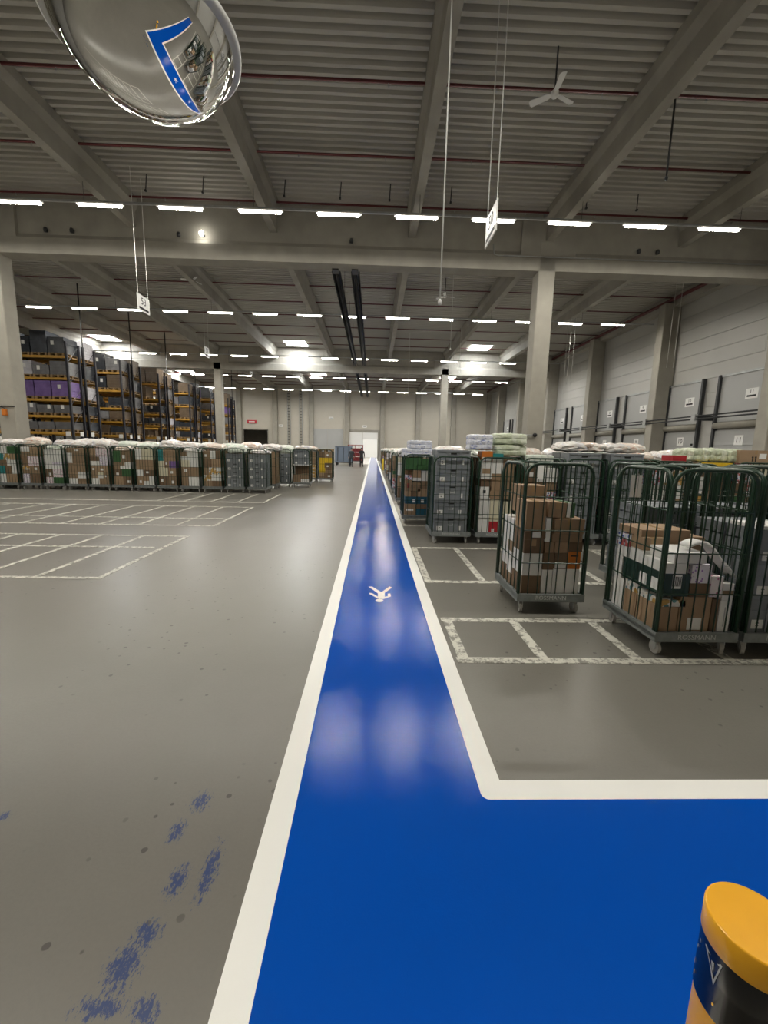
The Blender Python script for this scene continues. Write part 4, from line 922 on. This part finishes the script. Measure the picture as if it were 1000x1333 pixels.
# ---- long row on the left -------------------------------------------
L1 = 15.0; PALL = ['brown']*14 + ['dark']*5 + ['white']*10 + ['teal', 'yellow', 'green', 'mixed', 'mixed', 'purple', 'pinkp', 'cream', 'cream', 'violet']
xs = [-4.18 - .80*k for k in range(14)]
for k, x in enumerate(xs):
    if k < 2:
        cage(x, L1, 'roll cage of grey crates ending the long row before the racks', 'crate cages ending the long row', False)
        crates(x, L1, 4 if k else 4, 'in the crate cages ending the long row', 'crates in the long row', True, k == 0)
    else:
        cage(x, L1, 'roll cage packed with boxes in the long row before the racks', 'box cages in the long row', False)
        fill(x, L1, 'in the long cage row before the racks', random.Random(100+k), 1.50 if k % 3 else 1.42, PALL if k % 3 else PALL+['white']*4, .17, False, (.20, .36))
        boxc(x, L1, (-.32,.32,.42,.74,FZ,1.40), 'brown', 'in the long cage row before the racks', 'at the back')
    bag(x+.05, L1+.42, (1.502 if k % 3 else 1.422) if k > 1 else FZ+4*.301+.002, .62, .62, .14+.09*(k*5 % 3), (M_PACKW, M_PACKW, M_PACKO, M_PACKM)[k*7 % 4], '%s film wrapped goods on the long cage row' % ('pale', 'pale', 'salmon', 'mint')[k*7 % 4], 'film goods on the long row', 80+k)
for k, x in enumerate(xs):
    if abs(x+13.6) < .75: continue
    y = 16.45
    cage(x, y, 'roll cage in the second rank behind the long row', 'cages in the second rank', False)
    boxc(x, y, (-.32,.32,.06,.74,FZ,1.5), 'brown', 'filling a cage of the second rank')
    bag(x+.1, y+.4, 1.502, .74, .66, .26+.06*(k % 4 == 1), (M_PACKW, M_PACKM, M_PACKW, M_PACKO, M_PACKW)[k*3 % 5], '%s film wrapped goods on the second cage rank' % ('pale', 'mint', 'pale', 'salmon', 'pale')[k*3 % 5], 'film goods on the second rank', 120+k)
WE = 'in the cage with a white shelf'
cage(-3.80, 17.5, 'roll cage of tall grey crates behind the end of the long row', None, False); crates(-3.80, 17.5, 4, 'in the tall crate cage behind the long row', 'crates behind the long row', True, False)
cage(-3.02, 17.5, 'roll cage with crates on a white shelf above boxes', None, False)
boxc(-3.02, 17.5, (-.32,-.02,.05,.4,FZ,.55), 'brown', WE); boxc(-3.02, 17.5, (-.01,.32,.05,.4,FZ,.36), 'white', WE); boxc(-3.02, 17.5, (-.01,.32,.05,.4,.36,.57), 'brown', WE)
boxc(-3.02, 17.5, (-.32,.32,.42,.74,FZ,.94), 'dark', WE, 'at the back')
tag(link('cage_shelf', boxmesh('cage_shelf', -.34, .34, -.36, .36, 0, .025, M_WHITE), None, (-3.02, 17.9, .942)), 'white shelf board inside the cage of crates above boxes', 'shelf')
for k in range(2): crate(-3.02, 17.5+.06+KD/2, .969+k*.301, 'grey plastic crate on the white cage shelf', 'crates on the white cage shelf', False)
for i, (x, y) in enumerate(((-3.1, 20.3), (-2.32, 20.3))):
    cage(x, y, ('roll cage of pale mixed cartons beside the open floor', 'roll cage of brown boxes under a wooden pallet by the open floor')[i], None, False)
    fill(x, y, ('in the pale carton cage by the open floor', 'in the cage under the wooden pallet')[i], random.Random(140+i), 1.5, (['white', 'mixed', 'pinkp', 'cream', 'brown'], ['brown', 'brown', 'dark', 'brown', 'yellow'])[i], .25, True, (.2, .34))
bag(-3.1, 20.7, 1.502, .66, .6, .22, M_PACKO, 'salmon film wrapped goods on the pale carton cage', None, 150)
bag(-3.75, 17.9, FZ+4*.301+.002, .72, .66, .34, M_PACKM, 'mint film wrapped goods on the tall crates behind the long row', None, 151); bag(-3.0, 17.9, .969+.603, .6, .6, .16, M_PACKW, 'pale film wrapped goods on the shelved crate cage', None, 152)
def pallet_mesh(w_=.8, d_=1.1, h=.144):
    p = MB()
    for i in range(5): x = -w_/2 + i*(w_-.1)/4; p.quadbox(x, x+.1, -d_/2, d_/2, h-.022, h)
    for yy in (-d_/2, -.07, d_/2-.14): p.quadbox(-w_/2, w_/2, yy, yy+.14, h-.044, h-.022)
    for xx in (-w_/2, -.05, w_/2-.1):
        for yy in (-d_/2, -.07, d_/2-.14): p.quadbox(xx, xx+.1, yy, yy+.14, .022, h-.044)
        p.quadbox(xx, xx+.1, -d_/2, d_/2, 0, .022)
    return p.mesh('pallet', M_PALLET)
pal_m = pallet_mesh()
tag(link('wooden_pallet', pallet_mesh(.72, .72, .12), None, (-2.32, 20.7, 1.502)), 'wooden pallet lying on top of a cage of brown boxes', 'pallet')

# ------------------------------------------------------------------ pallet racks
prng = random.Random(11)
def stack_mesh(h, layers, m, w_=.82, d_=1.0, seed=0):
    s = MB(); r = random.Random(seed); n = layers
    for i in range(n):
        j = r.uniform(-.012, .012); k = r.uniform(-.012, .012); hh = h/n
        s.quadbox(-w_/2+j, w_/2+j, -d_/2+k, d_/2+k, i*hh+.004, (i+1)*hh-.004)
    s.quadbox(-w_/2+.02, w_/2-.02, -d_/2+.02, d_/2-.02, 0, h)
    return s.mesh('wrapped_stack', m)
SM = {}
def load(x, y, z, h, kind, label, group):
    t = thing('pallet_load', label, 'pallet load', (x, y, z), group)
    link('pallet', pal_m, t)
    key = (round(h, 2), kind)
    if key not in SM: SM[key] = stack_mesh(h, max(2, round(h/.16)), {'d': M_WRAPD, 'g': M_WRAPG, 'b': M_WRAPB, 'p': M_WRAPP, 'w': M_WRAPW}[kind], seed=len(SM))
    link('wrapped_stack', SM[key], t, (0, 0, .145))
    if prng.random() < .4: link('label_sheet', boxmesh('label_sheet', -.08, .08, -.006, 0, 0, .2, M_PAPER), t, (prng.uniform(-.2, .25), -.515, .145+h*.5))
KINDW = {'d': 'dark', 'g': 'grey', 'b': 'brown', 'p': 'purple', 'w': 'pale'}
LEV = (2.22, 3.10, 3.95, 5.06, 6.17); BAYW = 2.75; RX = -16.2; RD = 1.05
rack_words = ('first pallet rack behind the left column', 'second pallet rack from the left column', 'third pallet rack from the left column', 'fourth pallet rack from the left column', 'fifth pallet rack near the far column', 'last pallet rack before the back wall')
for ri, ry in enumerate((23.0, 27.7, 32.4, 37.6, 42.4, 47.4)):
    nb = 3 if ri == 0 else 2
    t = thing('pallet_rack', 'tall dark steel %s with orange beams' % rack_words[ri], 'pallet rack', (RX, ry, 0))
    for bay in range(nb+1):
        x = -bay*BAYW
        for yy in (0, RD-.1, RD+.25, 2*RD+.15):
            link('upright', boxmesh('upright', x-.05, x+.05, yy, yy+.1, 0, 6.9, M_RACKD), t)
        for s_ in (0, RD+.25):
            for q in range(6): link('brace', MB().tube([(x, s_+.05, .3+q*1.1), (x, s_+RD-.05, 1.3+q*1.1)], .018, 4).mesh('brace', M_RACKD), t)
    for li, z in enumerate(LEV):
        m_ = M_RACKO
        for yy in (0, RD-.06, RD+.25, 2*RD+.19):
            for bay in range(nb): link('beam', boxmesh('beam', -(bay+1)*BAYW+.05, -bay*BAYW-.05, yy+.0, yy+.06, z-.12, z, m_), t)
    for bay in range(nb):
        for li, z in enumerate(LEV):
            link('shelf_deck', boxmesh('shelf_deck', -(bay+1)*BAYW+.05, -bay*BAYW-.05, .06, RD-.06, z-.03, z-.002, M_PALLET), t)
            if bay == 0: link('shelf_deck', boxmesh('shelf_deck', -(bay+1)*BAYW+.05, -bay*BAYW-.05, RD+.31, 2*RD+.19, z-.03, z-.002, M_PALLET), t)
    link('bay_sign', boxmesh('bay_sign', -.35, -.10, -.02, -.0, 2.02, 2.26, M_PAPER), t); link('bay_sign', boxmesh('bay_sign', .05, .07, .5, .75, 2.02, 2.26, M_PAPER), t); link('bay_sign', boxmesh('bay_sign', .05, .07, 1.4, 1.65, 2.02, 2.26, M_PAPER), t)
    for li, z in enumerate(LEV):
        cap = (LEV[li+1]-z-.145-.2) if li < 4 else 1.05
        for bay in range(nb):
            for q in range(3):
                if ri and bay == 1 and q > 1: continue
                if prng.random() < .05: continue
                if ri == 0: kd = {4: 'd', 3: 'wgd', 2: 'p', 1: 'g', 0: 'g'}[li]
                else: kd = ('dbgb', 'bbgd', 'bgwb', 'gdbp', 'dgb')[(li+ri) % 5]
                kd = prng.choice(kd); h = round(cap*prng.choice((1, .95, .8, .7)), 1)
                load(RX-bay*BAYW-.49-q*.885, ry+.55, z+.001, h, kd, '%s film wrapped pallet load on the %s' % (KINDW[kd], rack_words[ri]), 'pallet loads on the '+rack_words[ri])
        kd = prng.choice('dgbw'); load(RX-.49, ry+RD+.25+.55, z+.001, round(cap*.9, 1), kd, '%s wrapped load at the back of the %s' % (KINDW[kd], rack_words[ri]), 'pallet loads at the back of the racks')
    p = thing('drop_pipe', 'thin black pipe rising from the rack end to the roof', 'pipe', (RX+.12, ry+1.18, 0), 'black pipes at the rack ends')
    link('pipe', MB().tube([(0,0,0),(0,0,ROOF-.05)], .035, 6).mesh('pipe', M_BLACK, True), p); link('clamp', boxmesh('clamp', -.06,.06,-.06,.06,6.0,6.1,M_DARK), p)

# ------------------------------------------------------------------ far floor things: trolleys and people
def trolley(x, y, m, label, bars):
    t = thing('goods_trolley', label, 'trolley', (x, y, 0))
    link('deck', boxmesh('deck', -.85, .85, -.45, .45, .24, .32, M_DARK), t)
    for sx in (-.65, .65):
        for sy in (-.35, .35): link('wheel', MB().tube([(sx, sy-.04, .12), (sx, sy+.04, .12)], .12, 12).mesh('wheel', M_BLACK), t)
    if bars:
        f = MB()
        for sx in (-.82, -.4, 0, .4, .82): f.tube([(sx, -.42, .32), (sx, -.42, 2.05)], .035, 6)
        for z in (.7, 1.15, 1.6, 2.05): f.tube([(-.82, -.42, z), (.82, -.42, z)], .035, 6)
        for sx in (-.82, .82):
            f.tube([(sx, .42, .32), (sx, .42, 2.05)], .035, 6)
            for z in (1.15, 2.05): f.tube([(sx, -.42, z), (sx, .42, z)], .035, 6)
        link('frame', f.mesh('frame', m), t)
        for i, z in enumerate((.32, .80, 1.28)): link('shelf_bin', boxmesh('shelf_bin', -.75, .75, -.36, .38, z+.01, z+.42, m), t)
    else:
        link('body', bevel_box('body', 1.66, .86, 1.5, .03, m), t, (0, 0, .32))
        for q in (-.55, 0, .55): link('rib', boxmesh('rib', q-.03, q+.03, -.46, -.43, .4, 1.75, M_DARK), t)
        link('lid', boxmesh('lid', -.87, .87, -.46, .46, 1.82, 1.88, M_BLUEG), t)
trolley(-2.9, 41.5, M_BLUEG, 'blue grey closed goods trolley standing past the walking people', False)
trolley(-1.95, 47, M_REDM, 'dark red frame trolley standing past the walking people', True)

def person(x, y, h, mcl, label, rz, stride):
    t = thing('person', label, 'person', (x, y, 0), None, rz)
    s = h/1.75
    J = {'pel': (0,0,.95), 'sp': (0,.0,1.15), 'ch': (0,.01,1.36), 'nk': (0,.02,1.49), 'hd': (0,.035,1.58), 'tp': (0,.03,1.70),
         'lh': (-.10,0,.90), 'lk': (-.11,stride*.5+.03,.50), 'la': (-.11,stride*.6,.09), 'lt': (-.11,stride*.6+.16,.035),
         'rh': (.10,0,.90), 'rk': (.11,-stride*.25+.03,.50), 'ra': (.11,-stride*.9,.10), 'rt': (.11,-stride*.9+.16,.035),
         'ls': (-.19,.0,1.42), 'le': (-.25,-stride*.2,1.14), 'lw': (-.25,.02-stride*.1,.90), 'lf': (-.25,.06,.80),
         'rs': (.19,.0,1.42), 're': (.25,stride*.1,1.14), 'rw': (.25,.10+stride*.1,.91), 'rf': (.25,.14,.81)}
    Rr = {'pel':.135,'sp':.13,'ch':.155,'nk':.06,'hd':.095,'tp':.075,'lh':.095,'lk':.065,'la':.045,'lt':.035,'rh':.095,'rk':.065,'ra':.045,'rt':.035,'ls':.065,'le':.048,'lw':.034,'lf':.03,'rs':.065,'re':.048,'rw':.034,'rf':.03}
    ks = list(J); E_ = [('pel','sp'),('sp','ch'),('ch','nk'),('nk','hd'),('hd','tp'),('pel','lh'),('lh','lk'),('lk','la'),('la','lt'),('pel','rh'),('rh','rk'),('rk','ra'),('ra','rt'),('ch','ls'),('ls','le'),('le','lw'),('lw','lf'),('ch','rs'),('rs','re'),('re','rw'),('rw','rf')]
    me = bpy.data.meshes.new('body'); me.from_pydata([Vector(J[k])*s for k in ks], [(ks.index(a), ks.index(b)) for a, b in E_], [])
    o = bpy.data.objects.new('body_tmp', me); C.objects.link(o)
    md = o.modifiers.new('skin', 'SKIN'); sv = me.skin_vertices[0].data
    for i, k in enumerate(ks): sv[i].radius = (Rr[k]*s*(1.15 if k in ('ch','sp') else 1), Rr[k]*s*(.75 if k in ('ch','sp','pel') else 1)); sv[i].use_root = (k == 'pel')
    o.modifiers.new('sub', 'SUBSURF').levels = 2
    dg = bpy.context.evaluated_depsgraph_get(); bm_ = bpy.data.meshes.new_from_object(o.evaluated_get(dg)); bpy.data.objects.remove(o)
    bm_.materials.clear()
    for m_ in (mcl, M_SKIN, M_BLACK): bm_.materials.append(m_)
    lo = min(v.co.z for v in bm_.vertices)
    for v in bm_.vertices: v.co.z -= lo
    for p in bm_.polygons:
        p.use_smooth = True; c = p.center
        p.material_index = 1 if c.z > 1.50*s or (c.z < .93*s and abs(c.x) > .21*s and c.z > .7*s) else (2 if c.z < .10*s else 0)
    link('body', bm_, t)
    hb = bmesh.new(); bmesh.ops.create_uvsphere(hb, u_segments=14, v_segments=10, radius=.108*s)
    for v in list(hb.verts):
        if v.co.z < -.04*s or (v.co.y > .055*s and v.co.z < .04*s): hb.verts.remove(v)
    hm = bpy.data.meshes.new('hair'); hb.to_mesh(hm); hb.free(); hm.materials.append(M_BLACK)
    link('hair', hm, t, (0, .02*s, 1.665*s-lo))
    link('jacket_hem', MB().lathe([(.165*s, .86*s), (.17*s, .92*s), (.155*s, .95*s)], 16).mesh('jacket_hem', mcl, True), t)
person(-1.93, 37.6, 1.72, M_CLOTH1, 'person in grey jacket and dark trousers walking away', 0.05, .16)
person(-1.02, 38.1, 1.76, M_CLOTH2, 'person in black clothes walking away beside the walkway', -.05, -.14)
